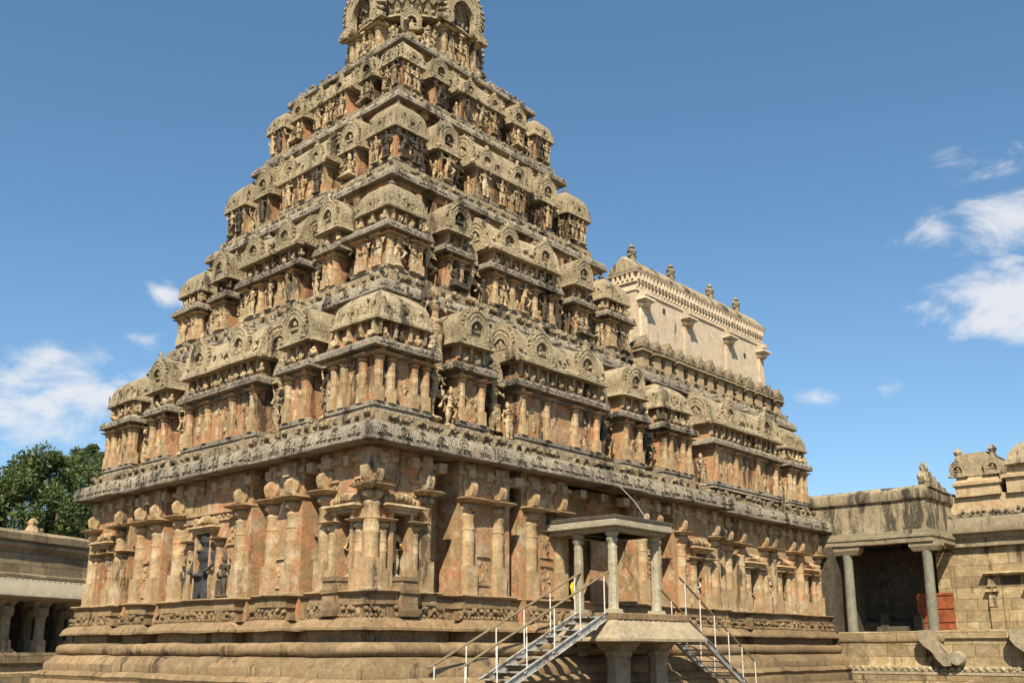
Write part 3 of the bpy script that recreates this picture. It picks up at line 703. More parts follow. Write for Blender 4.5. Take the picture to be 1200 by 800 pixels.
# top: platform, bulls, neck, dome
tp = MB(); tp.box(5.0,11.1,5.0,10.9,21.9,22.25); a = 5.0
rn = random.Random(3)
lumps(tp,5.0,11.1,4.95,22.02,.3,rn,.13); face_L(tp); lumps(tp,-10.9,-5.0,4.95,22.02,.3,rn,.13); tp.X = None
tp.box(5.4,10.7,5.4,10.5,22.25,22.5,.05)
obj('top_platform', tp.mesh('top platform', M['frieze'], .015, 2.), tower)
for x,y,rz in ((5.5,5.5,-45),): figure(tower,x,y,22.25,0.8,R(rz),'bull','roof','bull_statue')
CX, CY = 8.1, 7.95
nk = MB()
OC = [(math.cos(R(22.5+45*i))*1.0,math.sin(R(22.5+45*i))*1.0) for i in range(8)]
KS = .93
ROT = lambda ang: Matrix.Translation((CX,CY,0)) @ Matrix.Rotation(R(ang),4,'Z') @ Matrix.Diagonal((KS,KS,1,1))
nk.lathe(CX,CY,[(2.45,22.3),(2.45,22.42),(2.25,22.46),(2.2,22.5),(2.2,24.5)],sec=OC)
for ang in (0,-90,90,180):
    nk.X = Matrix.Translation((CX,CY,0)) @ Matrix.Rotation(R(ang),4,'Z')
    nk.box(-1.0,1.0,-2.75,-1.9,22.3,22.55,.03); nk.box(-.95,.95,-2.55,-1.9,22.5,24.2)
    nk.box(-.98,.98,-2.75,-2.3,23.95,24.05,.02)
    nk.X = None
obj('neck', nk.mesh('dome neck', M['cream'], .015, 2.), tower, (CX*(1-KS),CY*(1-KS),0), 0, (KS,KS,1))
for ang in (0,-90):
    q = ROT(ang)
    for x in (-.8,.8,-.42,.42):
        p = q @ Vector((x,-2.62,22.55)); obj('pilaster', pil_mesh(.28,1.4,'cream',False,8), tower, p, R(ang))
    p = q @ Vector((0,-2.72,22.55)); figure(tower,*p,1.3,R(ang),'deity','cream')
    for x in (-1.35,1.35): p = q @ Vector((x,-2.35,22.5)); figure(tower,*p,1.35,R(ang),'attend','cream')
dm = MB()
R0 = 2.62
RS = [(math.cos(2*math.pi*(i+.5)/40),math.sin(2*math.pi*(i+.5)/40)) for i in range(40)]
dprof = [(.8,-.05),(.97,-.1),(1.02,-.06),(1.0,.06),(.93,.14),(.93,.3),(.99,.5),(1.03,.8),(1.04,1.15),(1.0,1.6),(.92,2.05),(.78,2.5),(.58,2.85),(.34,3.05),(.2,3.1)]
dm.lathe(CX,CY,[(R0*r,24.55+z) for r,z in dprof],sec=RS)
for k in range(40):
    for sgn in (1,-1):
        pts = []
        for j in range(9):
            t = j/8; z = .5+2.0*t
            rr = 1.02
            for (r1,z1),(r2,z2) in zip(dprof,dprof[1:]):
                if z1 <= z <= z2: rr = r1+(r2-r1)*(z-z1)/(z2-z1)
            an = 2*math.pi*(k+sgn*t*4)/40; pts.append((CX+R0*(rr+.012)*math.cos(an),CY+R0*(rr+.012)*math.sin(an),24.55+z))
        dm.tube(pts,.035,5)
for k in range(56):
    an = 2*math.pi*k/56; dm.ico((CX+R0*.97*math.cos(an),CY+R0*.97*math.sin(an),24.8),(.1,.1,.13),1,.15)
dome = obj('dome', dm.mesh('dome', M['roof'], .012, 2.), tower, (CX*(1-KS),CY*(1-KS),-.22), 0, (KS,KS,1))
for ang in (0,-90,90,180):
    nm = MB()
    kudu(nm,0,-2.72,24.3,.98,.22,False,.6,False,.02)
    nm.box(-.6,.6,-2.45,-2.0,24.3,25.7,.05)
    for s_ in (-1,1): nm.extrude([(s_*.8,24.2),(s_*1.35,24.22),(s_*1.28,24.42),(s_*1.0,24.6),(s_*.8,24.5)], lambda a,b,d:(a,d,b), -2.98, -2.72)
    for ringr in (1.02,1.15,1.27):
        for q in range(26):
            t = R(-48)+R(276)*q/25; nm.ico((ringr*math.cos(t),-2.85+.06*(ringr-1.02)*6,24.3+.95+ringr*math.sin(t)),(.09,.12,.1),1,.18)
    for s_ in (-1,1): nm.ico((s_*1.1,-2.85,24.32),(.28,.16,.13),2,.12)
    nm.X = None
    o = obj('arch_gable', nm.mesh('arch gable', M['roof'], .01, 3.), tower, (CX,CY,-.2), R(ang), (KS,KS,1))
for ang in (-45,45,-135):
    nm = MB(); kudu(nm,0,-2.6,23.9,.42,.2); nm.box(-.4,.4,-2.6,-2.2,23.95,24.5,.1); obj('arch_gable', nm.mesh('corner arch gable', M['roof'], .01, 3.), tower, (CX,CY,-.3), R(ang), (KS,KS,1))
    p = ROT(ang) @ Vector((0,-2.6,22.5)); figure(tower,*p,1.5,R(ang),'sit','cream')

# ------------------------------------------------------------------ the hall east of the tower
SHH = [(17.05,1.1),(17.25,1.6),(17.5,1.1),(18.5,1.7),(18.95,1.1),(19.75,1.5),(20.5,1.1),(22.3,1.45),(22.9,1.1),(24.6,1.45),(25.2,1.1)]
hw = MB()
pts = [(17.05,1.1)]
for u,ins in SHH[1:]: pts += [(u,pts[-1][1]),(u,ins)]
pts += [(26.2,pts[-1][1]),(26.2,15.0),(17.05,15.0)]
hw.sweep(pts,[(0,2.2),(0,6.56)],True,.6)
for u0,u1,ins in ((19.75,20.5,1.5),(22.3,22.9,1.45),(24.6,25.2,1.45)): hw.box(u0-.003,u1+.003,1.102,ins+.01,4.75,6.5)
obj('wall', hw.mesh('hall wall', M['pil'], .022, 1.1), hall)
hb = MB(); hp = [(17.06,.45),(18.7,.45),(18.7,.75),(18.95,.75),(18.95,.45),(26.3,.45),(26.3,15.4),(17.06,15.4)]
hb.m = 1; hb.sweep(hp,[(.8,-.2),(.8,.30),(.76,.34),(.56,.36),(.56,.62),(.54,.66),(.45,.67)],True,.7)
hb.m = 0; hb.sweep(hp,[(.45,.66),(.48,.72),(.53,.80),(.48,.88),(.4,.93),(.34,.94)],True,.4)
hb.m = 1; hb.sweep(hp,[(.3,.93),(.3,1.14),(.28,1.17),(.12,1.36),(.02,1.40),(-.2,1.41)],True,.5)
hb.m = 0; hb.sweep(hp,[(-.2,1.405),(-.06,1.42),(.0,1.46),(.035,1.54),(.04,1.6),(.015,1.68),(-.04,1.74),(-.12,1.76),(-.3,1.765)],True,.5)
hb.sweep(hp,[(-.3,1.74),(-.3,2.06)],True,.6)
hb.sweep(hp,[(-.5,2.05),(-.05,2.035),(.0,2.04),(.0,2.10),(-.03,2.12),(-.06,2.2),(-.14,2.28),(-.24,2.33),(-.4,2.335)],True,.45)
hb.sweep(hp,[(-.36,2.3),(-.36,2.66)],True,.6)
hb.sweep(hp,[(-.4,2.62),(-.3,2.63),(-.3,2.86),(-.22,2.88),(-.18,2.93),(-.22,2.97),(-.5,2.975)],True,.45)
lumps(hb,17.2,26.2,.75,2.33,.31,rnd,.12)
obj('plinth', hb.mesh('hall plinth', [M['base'],M['bblock']], .032, 1.1), hall)
for x in (17.75,18.25,19.2,21.0,21.75,23.3,24.1,25.7): pilR(x,.40,PH,1.1,hall)
for x in (19.6,20.65,22.15,23.0,24.45,25.3): obj('pilaster', pil_mesh(.27,1.7,'pil',False), hall, (x,1.1,PB))
for x0,x1 in ((19.75,20.5),(22.3,22.9),(24.6,25.2)):
    o = south('niche_frame', frame(x0,x1,4.75), 'pil', hall); o.location.y += .48
for x0,x1 in ((17.5,18.5),(20.8,22.0),(23.1,24.3),(25.4,26.1)):
    o = south('capital_slab', plates(x0,x1), 'base', hall); o.location.y += .48
for x in (19.4,20.95,21.4,23.6,25.5):
    hn = MB()
    for q in range(6): hn.ico((x+random.uniform(-.12,.12),1.07,3.1+q*.26),(.12,.07,.14),1,.25)
    south('wall_relief', hn, 'cream', hall)
for x in (20.12,22.6,24.9): figure(hall,x,1.3,2.98,1.45,0,'deity','cream','niche_statue')
he = MB(); he.sweep(pts,[(-.05,5.95),(.0,5.96),(.02,6.12),(.10,6.14),(.10,6.26),(.02,6.28),(.0,6.4),(.0,6.42),(.0,6.58)],True,.6)
blocks(he,17.2,26.1,1.06,6.05,6.3,.8,rnd,.2,.24); obj('entablature', he.mesh('hall entablature', M['pil'], .018, 1.6), hall)
hc = MB(); kapota(hc,rect(17.06,26.35,.48,15.4),Z[0],1.15,1.1,1.1); medallions(hc,17.2,26.3,.46,Z[0]+.27,.14,.95,rnd)
obj('cornice', hc.mesh('hall cornice', M['grey'], .03, .8), hall)
h2 = MB(); h2.m = 0; h2.box(15.2,25.15,1.97,14.,6.9,11.15)
h2.m = 1; h2.sweep(rect(16.0,25.5,.95,15.),[(0,6.9),(0,7.2),(.05,7.21),(.05,7.35),(-.02,7.38),(-2,7.38)],True,.5); lumps(h2,16.3,25.4,.9,7.0,.4,rnd,.18)
h2.m = 0; blocks(h2,16,25.1,1.95,10.35,10.9,.5,rnd,.3,.17)
obj('tier_wall', h2.mesh('hall tier wall', [M['tier'],M['frieze']], .02, 1.3), hall)
shrine(hall,'sala',19.6,.55,0,5.8,LV[0],True,1.5); shrine(hall,'kuta',23.95,.6,0,2.1,LV[0],True)
for x in (16.45,22.6,): figure(hall,x,.95,7.38,1.25,0,None,'cream')
h3 = MB(); kapota(h3,rect(13.6,25.75,1.57,14.2),11.1,.9,.95,.9); medallions(h3,14.6,25.6,1.56,11.3,.13,.95,rnd)
obj('cornice', h3.mesh('upper hall cornice', M['grey'], .025, 1.), hall)
# row of little shrines along the foot of the white wall
pr = MB(); pr.m = 0
pr.box(14.2,25.5,1.95,3.2,11.45,11.8); pr.m = 0; x = 14.6
pr.box(14.2,25.3,2.35,3.4,11.8,12.75)
while x < 25.4:
    pr.m = 1; pr.box(x-.2,x+.2,2.0,2.5,11.8,12.55,.0); pr.m = 0
    pr.box(x-.36,x+.36,1.85,2.5,12.5,12.6,.03); pr.box(x-.3,x+.3,1.95,2.5,12.6,12.7)
    hz = random.uniform(-.12,.06); x += random.uniform(-.08,.08); pr.extrude([(x-.34,12.68),(x-.33,12.84),(x-.2,13.0+hz),(x-.06,13.12+hz),(x,13.28+hz),(x+.06,13.12+hz),(x+.2,13.0+hz),(x+.33,12.84),(x+.34,12.68)], lambda a,b,d:(a,d,b), 1.9, 2.55)
    pr.ico((x,1.88,12.9),(.1,.06,.13),1,.1)
    pr.box(x+.36,x+.56,2.15,2.4,11.8,12.5,.03); pr.ico((x+.46,2.1,12.5),(.13,.12,.16),1,.15)
    x += random.uniform(.74,.9)
pr.m = 0; lumps(pr,14.4,25.5,1.93,11.5,.36,rnd,.16)
pr.v = [(p[0],p[1],11.45+(p[2]-11.45)*.86) for p in pr.v]
obj('parapet_shrines', pr.mesh('parapet shrines', [M['frieze'],M['cplast']], .03, 2.2), hall)

# ------------------------------------------------------------------ white plastered upper hall
wh = thing('plastered_upper_hall', (20,3.2,11.5), 'long pale plastered wall with a narrow barrel roof and dentil cornice, rising beside the tower', 'upper hall')
X0, X1, Y0 = 15.1, 25.0, 2.7
Y1 = 3.8
m_ = MB(); m_.sweep(rect(X0,X1,Y0,Y1),[(0,11.5),(0,15.5)],True,1.); obj('wall', m_.mesh('white wall', M['plaster'], .02, .7), wh)
m_ = MB()
m_.sweep(rect(X0,X1,Y0,Y1),[(0,15.12),(.06,15.13),(.06,15.22),(.02,15.24),(.02,15.45),(.1,15.47),(.1,15.56),(.04,15.57),(.04,15.82),(.17,15.84),(.2,15.92),(.1,15.96),(-.3,15.96)],True,1.)
x = X0
while x < X1: m_.box(x,x+random.uniform(.09,.12),Y0-.17,Y0,15.57,15.82); m_.box(x,x+.08,Y0-.08,Y0,15.28,15.42); x += random.uniform(.21,.26)
y = Y0
while y < Y1: m_.box(X1,X1+.15,y,y+.1,15.57,15.82); m_.box(X0-.15,X0,y,y+.1,15.57,15.82); y += .23
obj('dentil_cornice', m_.mesh('dentil cornice', M['plaster'], .012, 2.), wh)
def bracket_pilaster(x,y,rz):
    b_ = MB(); b_.box(-.2,.2,-.07,.05,-3.4,-.3); b_.lathe(0,-.05,[(.24,-.36),(.3,-.28),(.22,-.2)],10); b_.box(-.32,.32,-.34,.05,-.2,-.12,.0,.06); b_.box(-.38,.38,-.4,.05,-.12,-.04,.03); b_.box(-.22,.22,-.25,.05,-.04,.28,.0,.05); b_.box(-.16,.16,-.3,.05,.1,.3)
    obj('wall_pilaster', b_.mesh('wall pilaster', M['plaster'], .01, 2.), wh, (x,y,14.85), rz)
for x in (15.5,18.6,21.9,24.8): bracket_pilaster(x,Y0-.02,0)
hm = MB()
for x,z in ((17.0,14.75),(23.4,14.35)): hm.box(x-.07,x+.07,Y0-.035,Y0+.02,z-.09,z+.09)
obj('vent_hole', hm.mesh('vent holes', M['black']), wh)
# curved roof with hipped ends
rf = MB(); sec = [(0,0.),(.0,.1),(.12,.26),(.28,.42),(.45,.57),(.62,.69),(.73,.74)]
v = []; nx = 48
for i in range(nx+1):
    t = i/nx; x = X0-.18+(X1-X0+.36)*t; ed = min(t,1-t)*(X1-X0)
    kx = 1. if ed > .25 else .8+.2*math.sqrt(min(1,ed/.25))
    for s_ in (1,-1):
        q = sec if s_ == 1 else sec[::-1][1:]
        for p,h in q: v.append((x, (Y0-.18+p) if s_ == 1 else Y1+.1-p, 15.95+h*kx))
k = 2*len(sec)-1; f = [(i*k+j,(i+1)*k+j,(i+1)*k+j+1,i*k+j+1) for i in range(nx) for j in range(k-1)]
f += [tuple(range(k)), tuple(nx*k+j for j in range(k))]; rf.add(v,f); obj('roof', rf.mesh('barrel roof', M['para'], .02, 1., 60), wh)
for x in (15.7,18.5,21.6,23.9):
    f_ = MB(); f_.lathe(0,0,[(.22,-.3),(.26,0),(.16,.1),(.3,.3),(.32,.42),(.16,.55),(.1,.62),(.2,.72),(.05,.95)],10)
    for s in (-1,1): f_.ico((s*.3,0,.12),(.2,.14,.16),1,.2); f_.ico((s*.34,0,.45),(.1,.1,.16),1,.2)
    f_.ico((0,-.2,.35),(.16,.1,.2),1,.2); obj('roof_finial', f_.mesh('ridge finial', M['frieze'], .012, 3.), wh, (x,3.25,16.78), 0, .62)

# ------------------------------------------------------------------ balcony porch with stairs
po = thing('entrance_porch', (9.2,-1,0), 'small raised stone porch with slender columns before the right face of the tower', 'porch')
m_ = MB(); px0,px1,py0 = 7.25,10.85,-1.78
m_.m = 0; m_.sweep(rect(px0,px1,py0,1.),[(-.6,2.36),(-.02,2.37),(0,2.4),(0,2.55),(-.03,2.57),(-4,2.57)],True,.5)
x = px0+.1
while x < px1-.15: m_.box(x,x+.14,py0-.03,py0+.05,2.4,2.53); x += .24
m_.m = 1; m_.sweep(rect(px0,px1,py0,1.),[(-.4,1.78),(.33,1.79),(.38,1.81),(.38,1.88),(.3,1.98),(.16,2.16),(.02,2.34),(-.06,2.4),(-.5,2.41)],True,.4)
obj('floor_slab', m_.mesh('porch floor', [M['base'],M['slab']], .012, 1.2), po)
def porch_col(x,y,z0=2.57,z1=4.82):
    H = z1-z0; c = MB(); r = .155
    c.box(-r*1.25,r*1.25,-r*1.25,r*1.25,0,.1,.02)
    c.lathe(0,0,[(r*1.1,.1),(r*.98,.14),(r*.92,H*.3),(r*.97,H*.32),(r*.9,H*.34),(r*.88,H*.6),(r*.95,H*.62),(r*.88,H*.64),(r*.85,H*.78),(r*.95,H*.8),(r*.8,H*.83),(r*.8,H*.85),(r*1.1,H*.875),(r*1.15,H*.9),(r*.85,H*.92),(r*1.2,H*.945),(r*1.25,H*.97),(r*1.1,H)],8,R(22.5))
    obj('column', c.mesh('porch column', M['porch'], .008, 3.), po, (x,y,z0))
for x,y in ((7.52,-1.5),(9.6,-1.5),(7.52,-.3)): porch_col(x,y)
m_ = MB(); ex0,ex1,ey0 = 7.12,10.0,-1.93
m_.m = 0; m_.sweep(rect(ex0+.18,ex1-.18,ey0+.18,.6),[(-.3,4.8),(0,4.81),(0,4.91),(-.1,4.92)],True,.5)
m_.sweep(rect(ex0,ex1,ey0,.6),[(-.4,4.9),(-.02,4.905),(0,4.92),(0,5.02),(-.06,5.05),(-.1,5.06)],True,.5)
m_.m = 1; m_.sweep(rect(ex0+.06,ex1-.06,ey0+.06,.6),[(0,5.04),(.02,5.06),(.01,5.12),(-.06,5.13)],True,.5)
m_.m = 2; m_.sweep(rect(ex0+.02,ex1-.02,ey0+.02,.6),[(0,5.12),(0,5.2),(-.06,5.23),(-4,5.24)],True,.5)
obj('canopy', m_.mesh('porch canopy', [M['porch'],M['clight'],M['dark']], .012, 1.5), po)
for x,y,w in ((8.15,-1.15,.6),(10.1,-1.15,.5),(8.0,.2,.45)):
    c = MB(); c.box(-w*.8,w*.8,-w*.8,w*.8,1.55,1.8,.0,.15); c.lathe(0,0,[(w*.62,0),(w*.6,.5),(w*.56,.52),(w*.58,1.45),(w*.66,1.4),(w*.7,1.56)],8,R(22.5)); obj('support_pillar', c.mesh('support pillar', M['slab'], .02, 2.), po, (x,y,0))
bd = MB(); bd.lathe(0,0,[(.45,0),(.55,.2),(.5,.45),(.3,.6)],12); 
obj('step_stone', bd.mesh('step stone', M['base'], .05, 2.), po, (6.7,-.9,0))

def staircase(x_top, x_bot, z_bot, label, sgn):
    ye, yf = -1.45, -.42; z_top = 2.52
    st = thing('metal_staircase', (x_bot,(ye+yf)/2,0), label, 'staircase', None)
    for y in (ye,yf):
        c = MB(); d = Vector((x_bot-x_top,0,z_bot-z_top)); n = Vector((-d.z,0,d.x)).normalized()*.1
        if n.z < 0: n = -n
        P0 = Vector((x_top,y,z_top)); P1 = Vector((x_bot,y,z_bot))
        c.extrude([(P0.x+n.x,P0.z+n.z),(P1.x+n.x,P1.z+n.z),(P1.x-n.x,P1.z-n.z),(P0.x-n.x,P0.z-n.z)], lambda a,b,q:(a,q,b), y-.02, y+.02)
        for s in (1,-1):
            c.extrude([(P0.x+n.x*s,P0.z+n.z*s),(P1.x+n.x*s,P1.z+n.z*s),(P1.x+n.x*s*.88,P1.z+n.z*s*.88),(P0.x+n.x*s*.88,P0.z+n.z*s*.88)], lambda a,b,q:(a,q,b), y-.07, y-.021)
        obj('stringer', c.mesh('stringer', M['steel']), st)
        up = Vector((0,0,1.12)); rail = MB()
        e = (P1-P0).normalized()
        rail.tube([P0-e*.15+up, P1+e*.05+up], .033, 8)
        obj('handrail', rail.mesh('handrail', M['rail']), st)
        for k in range(6):
            t = .03+k*.19; b = P0.lerp(P1,t); c = MB(); 
            c.tube([b+Vector((.0,-.03,1.1)),b+Vector((0,-.035,.12)),b+Vector((-.03*sgn,-.04,.03)),b+Vector((-.12*sgn,-.04,-.02))], .018, 6); obj('rail_post', c.mesh('rail post', M['post']), st)
    n = int((z_top-z_bot)/.165)
    for k in range(n):
        t = (k+.3)/n; x = x_top+(x_bot-x_top)*t; z = z_top+(z_bot-z_top)*t
        c = MB(); c.box(x-.13,x+.13,ye+.022,yf-.022,z-.035,z); c.box(x-.13*1,x+.13,ye+.022,ye+.06,z-.06,z-.035)
        obj('tread', c.mesh('tread', M['steel']), st)
staircase(7.3,1.7,.06,'metal staircase with brown handrails climbing to the porch from the left side',1)
staircase(11.05,15.3,.06,'metal staircase with dark stringers descending from the porch to the right',-1)

# yellow cloth on the porch column
yc = MB(); sec_ = [(math.cos(t)*(1+.16*math.sin(5*t)), .42*math.sin(t)*(1+.2*math.sin(7*t))) for t in [2*math.pi*i/36 for i in range(36)]]
yc.lathe(0,0,[(.03,-.3),(.06,-.14),(.11,.02),(.17,.18),(.2,.32),(.16,.44),(.1,.5)],sec=sec_)
obj('yellow_cloth', yc.mesh('yellow cloth', M['yellow'], .05, 7.), None, (7.66,-.14,3.02), R(-42), label='bright yellow cloth tied round a porch column behind the stair rail', cat='cloth')
cb = MB(); cb.tube([(10.0,-.02,6.52),(9.9,-.6,6.0),(9.7,-1.2,5.36)],.008,6)
obj('hanging_cable', cb.mesh('cable', M['cable']), None, label='thin white cable hanging from the great cornice to the porch canopy', cat='cable')

# ------------------------------------------------------------------ pillared side porch at the right
mp = thing('pillared_porch', (28,-1.7,0), 'flat roofed pillared porch with a stained parapet and an orange door inside', 'porch')
XM = 26.4
m_ = MB(); m_.sweep(rect(XM-.25,31,-3.75,.5),[(.0,-.2),(0,.75),(.12,.77),(.12,.95),(.02,.97),(.0,1.1),(0,1.88),(.06,1.9),(.1,1.98),(.1,2.26),(-.02,2.3),(-3,2.3)],True,.6)
obj('platform', m_.mesh('porch platform', M['block'], .02, 1.), mp)
for x,y in ((XM,.0),(XM,-3.35)):
    c = MB(); c.lathe(0,0,[(.21,2.3),(.205,3.6),(.195,5.1),(.2,5.5)],16); obj('column', c.mesh('granite column', M['green'], .01, 1.5), mp, (x+.05,y,0), 0)
    c = MB(); c.box(-.26,.26,-.6,.6,5.5,5.68,.0,.1); c.box(-.26,.26,-.62,.62,5.68,5.86); obj('bracket', c.mesh('column bracket', M['slab'], .01, 2.), mp, (x+.05,y,0), 0)
m_ = MB(); m_.m = 0; m_.sweep(rect(XM-.28,31,-3.75,2.),[(-.4,5.86),(0,5.87),(0,6.06),(.05,6.08),(.05,6.2),(.0,6.22),(0,6.36),(-.1,6.38)],True,.5)
m_.m = 1; m_.sweep(rect(XM-.18,30.6,-3.6,3.),[(0,6.36),(0,7.6),(.1,7.64),(.14,7.75),(.1,8.05),(-.1,8.2),(-4,8.2)],True,.5)
obj('parapet', m_.mesh('stained parapet', [M['slab'],M['para']], .03, .9), mp)
m_ = MB()
for s in range(5): m_.box(XM-.1+s*.5,XM+.5+s*.5,-3.75+.0,-3.3,8.1-s*.02,8.75-s*.16,.05)
m_.ico((XM+.15,-3.52,8.9),(.2,.16,.26),2,.2); m_.ico((XM+.05,-3.52,8.5),(.28,.25,.3),2,.2)
obj('scroll_ornament', m_.mesh('parapet scroll', M['para'], .03, 2.), mp)
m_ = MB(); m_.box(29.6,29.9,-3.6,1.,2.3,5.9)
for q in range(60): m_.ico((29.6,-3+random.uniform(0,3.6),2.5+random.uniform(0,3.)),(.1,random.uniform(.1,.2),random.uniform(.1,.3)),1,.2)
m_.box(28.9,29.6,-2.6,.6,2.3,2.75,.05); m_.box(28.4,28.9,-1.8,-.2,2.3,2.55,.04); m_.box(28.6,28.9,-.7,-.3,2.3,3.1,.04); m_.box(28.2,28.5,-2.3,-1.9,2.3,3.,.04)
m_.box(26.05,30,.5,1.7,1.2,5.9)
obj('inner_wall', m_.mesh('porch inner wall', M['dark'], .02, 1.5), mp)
m_ = MB()
for k in range(5): m_.box(28.4,28.46,-3.55+k*.3,-3.26+k*.3,2.31,3.9)
for z in (2.7,3.25,3.8): m_.box(28.36,28.4,-3.55,-2.05,z,z+.06)
obj('door', m_.mesh('orange door', M['door'], .004, 3.), mp)
m_ = MB(); m_.box(26.9,27.0,.1,.5,2.31,3.6); obj('door_leaf', m_.mesh('orange door leaf', M['door']), mp)

# far shrine building at the right edge
fb = thing('side_shrine', (30,-9,0), 'sandstone side shrine with a cornice and plaster roof models at the right edge', 'shrine')
XF = 29.0
m_ = MB(); m_.box(XF,34,-16,-2.9,1.9,6.5); 
for y0,y1 in ((-3.5,-2.85),(-7.6,-7.1)): m_.box(XF-.12,XF+.1,y0,y1,2.4,5.6)
obj('wall', m_.mesh('side shrine wall', M['block'], .02, 1.), fb)
m_ = MB(); m_.m = 0; m_.sweep(rect(XF-.5,34.5,-16.5,-3.35),[(-.5,6.3),(0,6.32),(.02,6.4),(-.02,6.75),(-.12,6.95),(-.4,7.0)],True,.6)
m_.sweep(rect(XF-.15,34.5,-16.3,-3.2),[(0,5.75),(.08,5.77),(.08,5.9),(0,5.92),(.02,6.1),(.14,6.12),(.16,6.35)],True,.6)
m_.X = Matrix(((0,1,0,0),(-1,0,0,0),(0,0,1,0),(0,0,0,1)))
lumps(m_,3.5,16,XF-.2,6.95,.38,random.Random(2),.16); m_.X = None
obj('cornice', m_.mesh('side shrine cornice', M['slab'], .02, 1.), fb)
m_ = MB(); m_.m = 0; m_.box(XF+.1,34,-16,-3.1,7.0,7.95,.02); m_.m = 0
m_.sweep(rect(XF-.05,33,-5.7,-3.9),[(0,7.9),(0,8.35),(.1,8.37),(.1,8.5),(0,8.52),(-.1,8.75),(-1,8.75)],True,.5)
m_.sweep(rect(XF-.05,33,-9.5,-5.95),[(0,7.9),(0,8.5),(.12,8.52),(.12,8.66),(-.05,8.68),(-.1,9.0),(-1,9.0)],True,.5)
m_.m = 1
m_.extrude([(-.8,8.75),(-.85,8.95),(-.8,9.4),(-.5,9.7),(-.55,9.75),(.55,9.75),(.5,9.7),(.8,9.4),(.85,8.95),(.8,8.75)], lambda a,b,d:(d,-4.8+a*.95,b), XF, XF+2.6)
m_.lathe(XF+1.0,-7.2,[(1.15,9.0),(1.25,9.05),(1.15,9.3),(1.05,9.6),(.75,9.95),(.3,10.15),(.12,10.2)],sec=SQ); finial(m_,XF+1.0,-7.2,10.18,.17)
m_.X = Matrix.Translation((XF,-4.8,0)) @ Matrix.Rotation(R(-90),4,'Z'); kudu(m_,-.7,0,8.75,.35,.1); kudu(m_,.7,0,8.75,.35,.1); m_.X = None
for y in (-4.1,-5.5): m_.lathe(XF+.2,y,[(.2,8.75),(.22,9.3),(.12,9.7),(.2,9.85),(.05,10.05)],8)
obj('roof_shrines', m_.mesh('plaster roof shrines', [M['cplast'],M['roof']], .015, 2.), fb)
m_ = MB(); m_.X = Matrix.Translation((XF,0,0)) @ Matrix.Rotation(R(-90),4,'Z')
m_.m = 0; m_.box(4.75,6.6,-.3,0,4.55,4.62,.0,.05); m_.box(4.65,6.7,-.36,0,4.62,4.7,.04)
for x in (4.7,6.15): m_.box(x+.1,x+.4,-.16,0,3.3,3.9,.04); m_.box(x,x+.5,-.24,0,3.9,4.0,.03); m_.lathe(x+.25,-.08,[(.16,4.0),(.22,4.1),(.15,4.2),(.12,4.5)],8); m_.box(x+.12,x+.38,-.12,0,2.4,3.3)
m_.m = 1; m_.box(5.3,6.05,-.02,0.02,4.15,4.5); m_.m = 0; m_.box(5.35,6.0,-.06,0,2.4,4.12)
m_.X = None
obj('niche', m_.mesh('side shrine niche', [M['block'],M['dark']], .01, 2.), fb)
m_ = MB(); m_.sweep([(XM-.23,-17.),(34,-17),(34,-3.76),(XM-.23,-3.76)],[(.0,-.2),(0,.72),(.1,.74),(.1,.92),(0,.95),(0,1.3),(0,1.98),(.1,2.02),(.1,2.3),(-.05,2.34),(-4,2.34)],True,.6)
x = -16
obj('platform', m_.mesh('shrine platform', M['block'], .02, 1.), fb)
# scrolled balustrades on the platform face
for yb in (-3.0,-6.35):
    out = [(0,2.33),(.5,2.33),(.56,1.98),(.8,1.64),(1.02,1.4),(1.18,1.15),(1.12,.98),(.88,.96),(.66,1.18),(.46,1.5),(.16,1.74),(0,1.95)]
    m_ = MB(); m_.extrude(out, lambda a,b,d:(d,yb-a,b), XM-.8, XM-.28)
    o = thing('balustrade', (XM-.5,yb,.95), 'scroll carved stone stair balustrade against the platform, '+('nearer the pillared porch' if yb > -5 else 'at the right edge'), 'balustrade', 'scrolled balustrades')
    obj('rail_stone', m_.mesh('scroll balustrade', M['slab'], .015, 2.), o)
    b_ = MB(); b_.lathe(0,0,[(.05,-.26),(.24,-.24),(.29,-.1),(.29,.1),(.24,.24),(.05,.26)],18); obj('scroll_ball', b_.mesh('scroll ball', M['porch'], .015, 3.), o, (XM-.54,yb-1.36,1.25), rot=(0,R(90),0))
m_ = MB(); yy = .3
while yy > -16: m_.ico((XM-.42,yy,.86),(.1,.11,.1),1,.15); yy -= .27
m_.box(XM-.45,XM-.2,-16,.4,.74,.8); m_.box(XM-.5,XM-.2,-16,.4,.62,.72)
obj('lotus_band', m_.mesh('lotus band', M['slab'], .015, 2.), mp)
m_ = MB(); m_.box(XM-.6,XM-.2,-16,.3,-.2,.6); m_.box(XM-.9,XM-.2,-16,.3,-.2,.3); obj('foot_course', m_.mesh('foot course', M['block'], .02, 1.), mp)

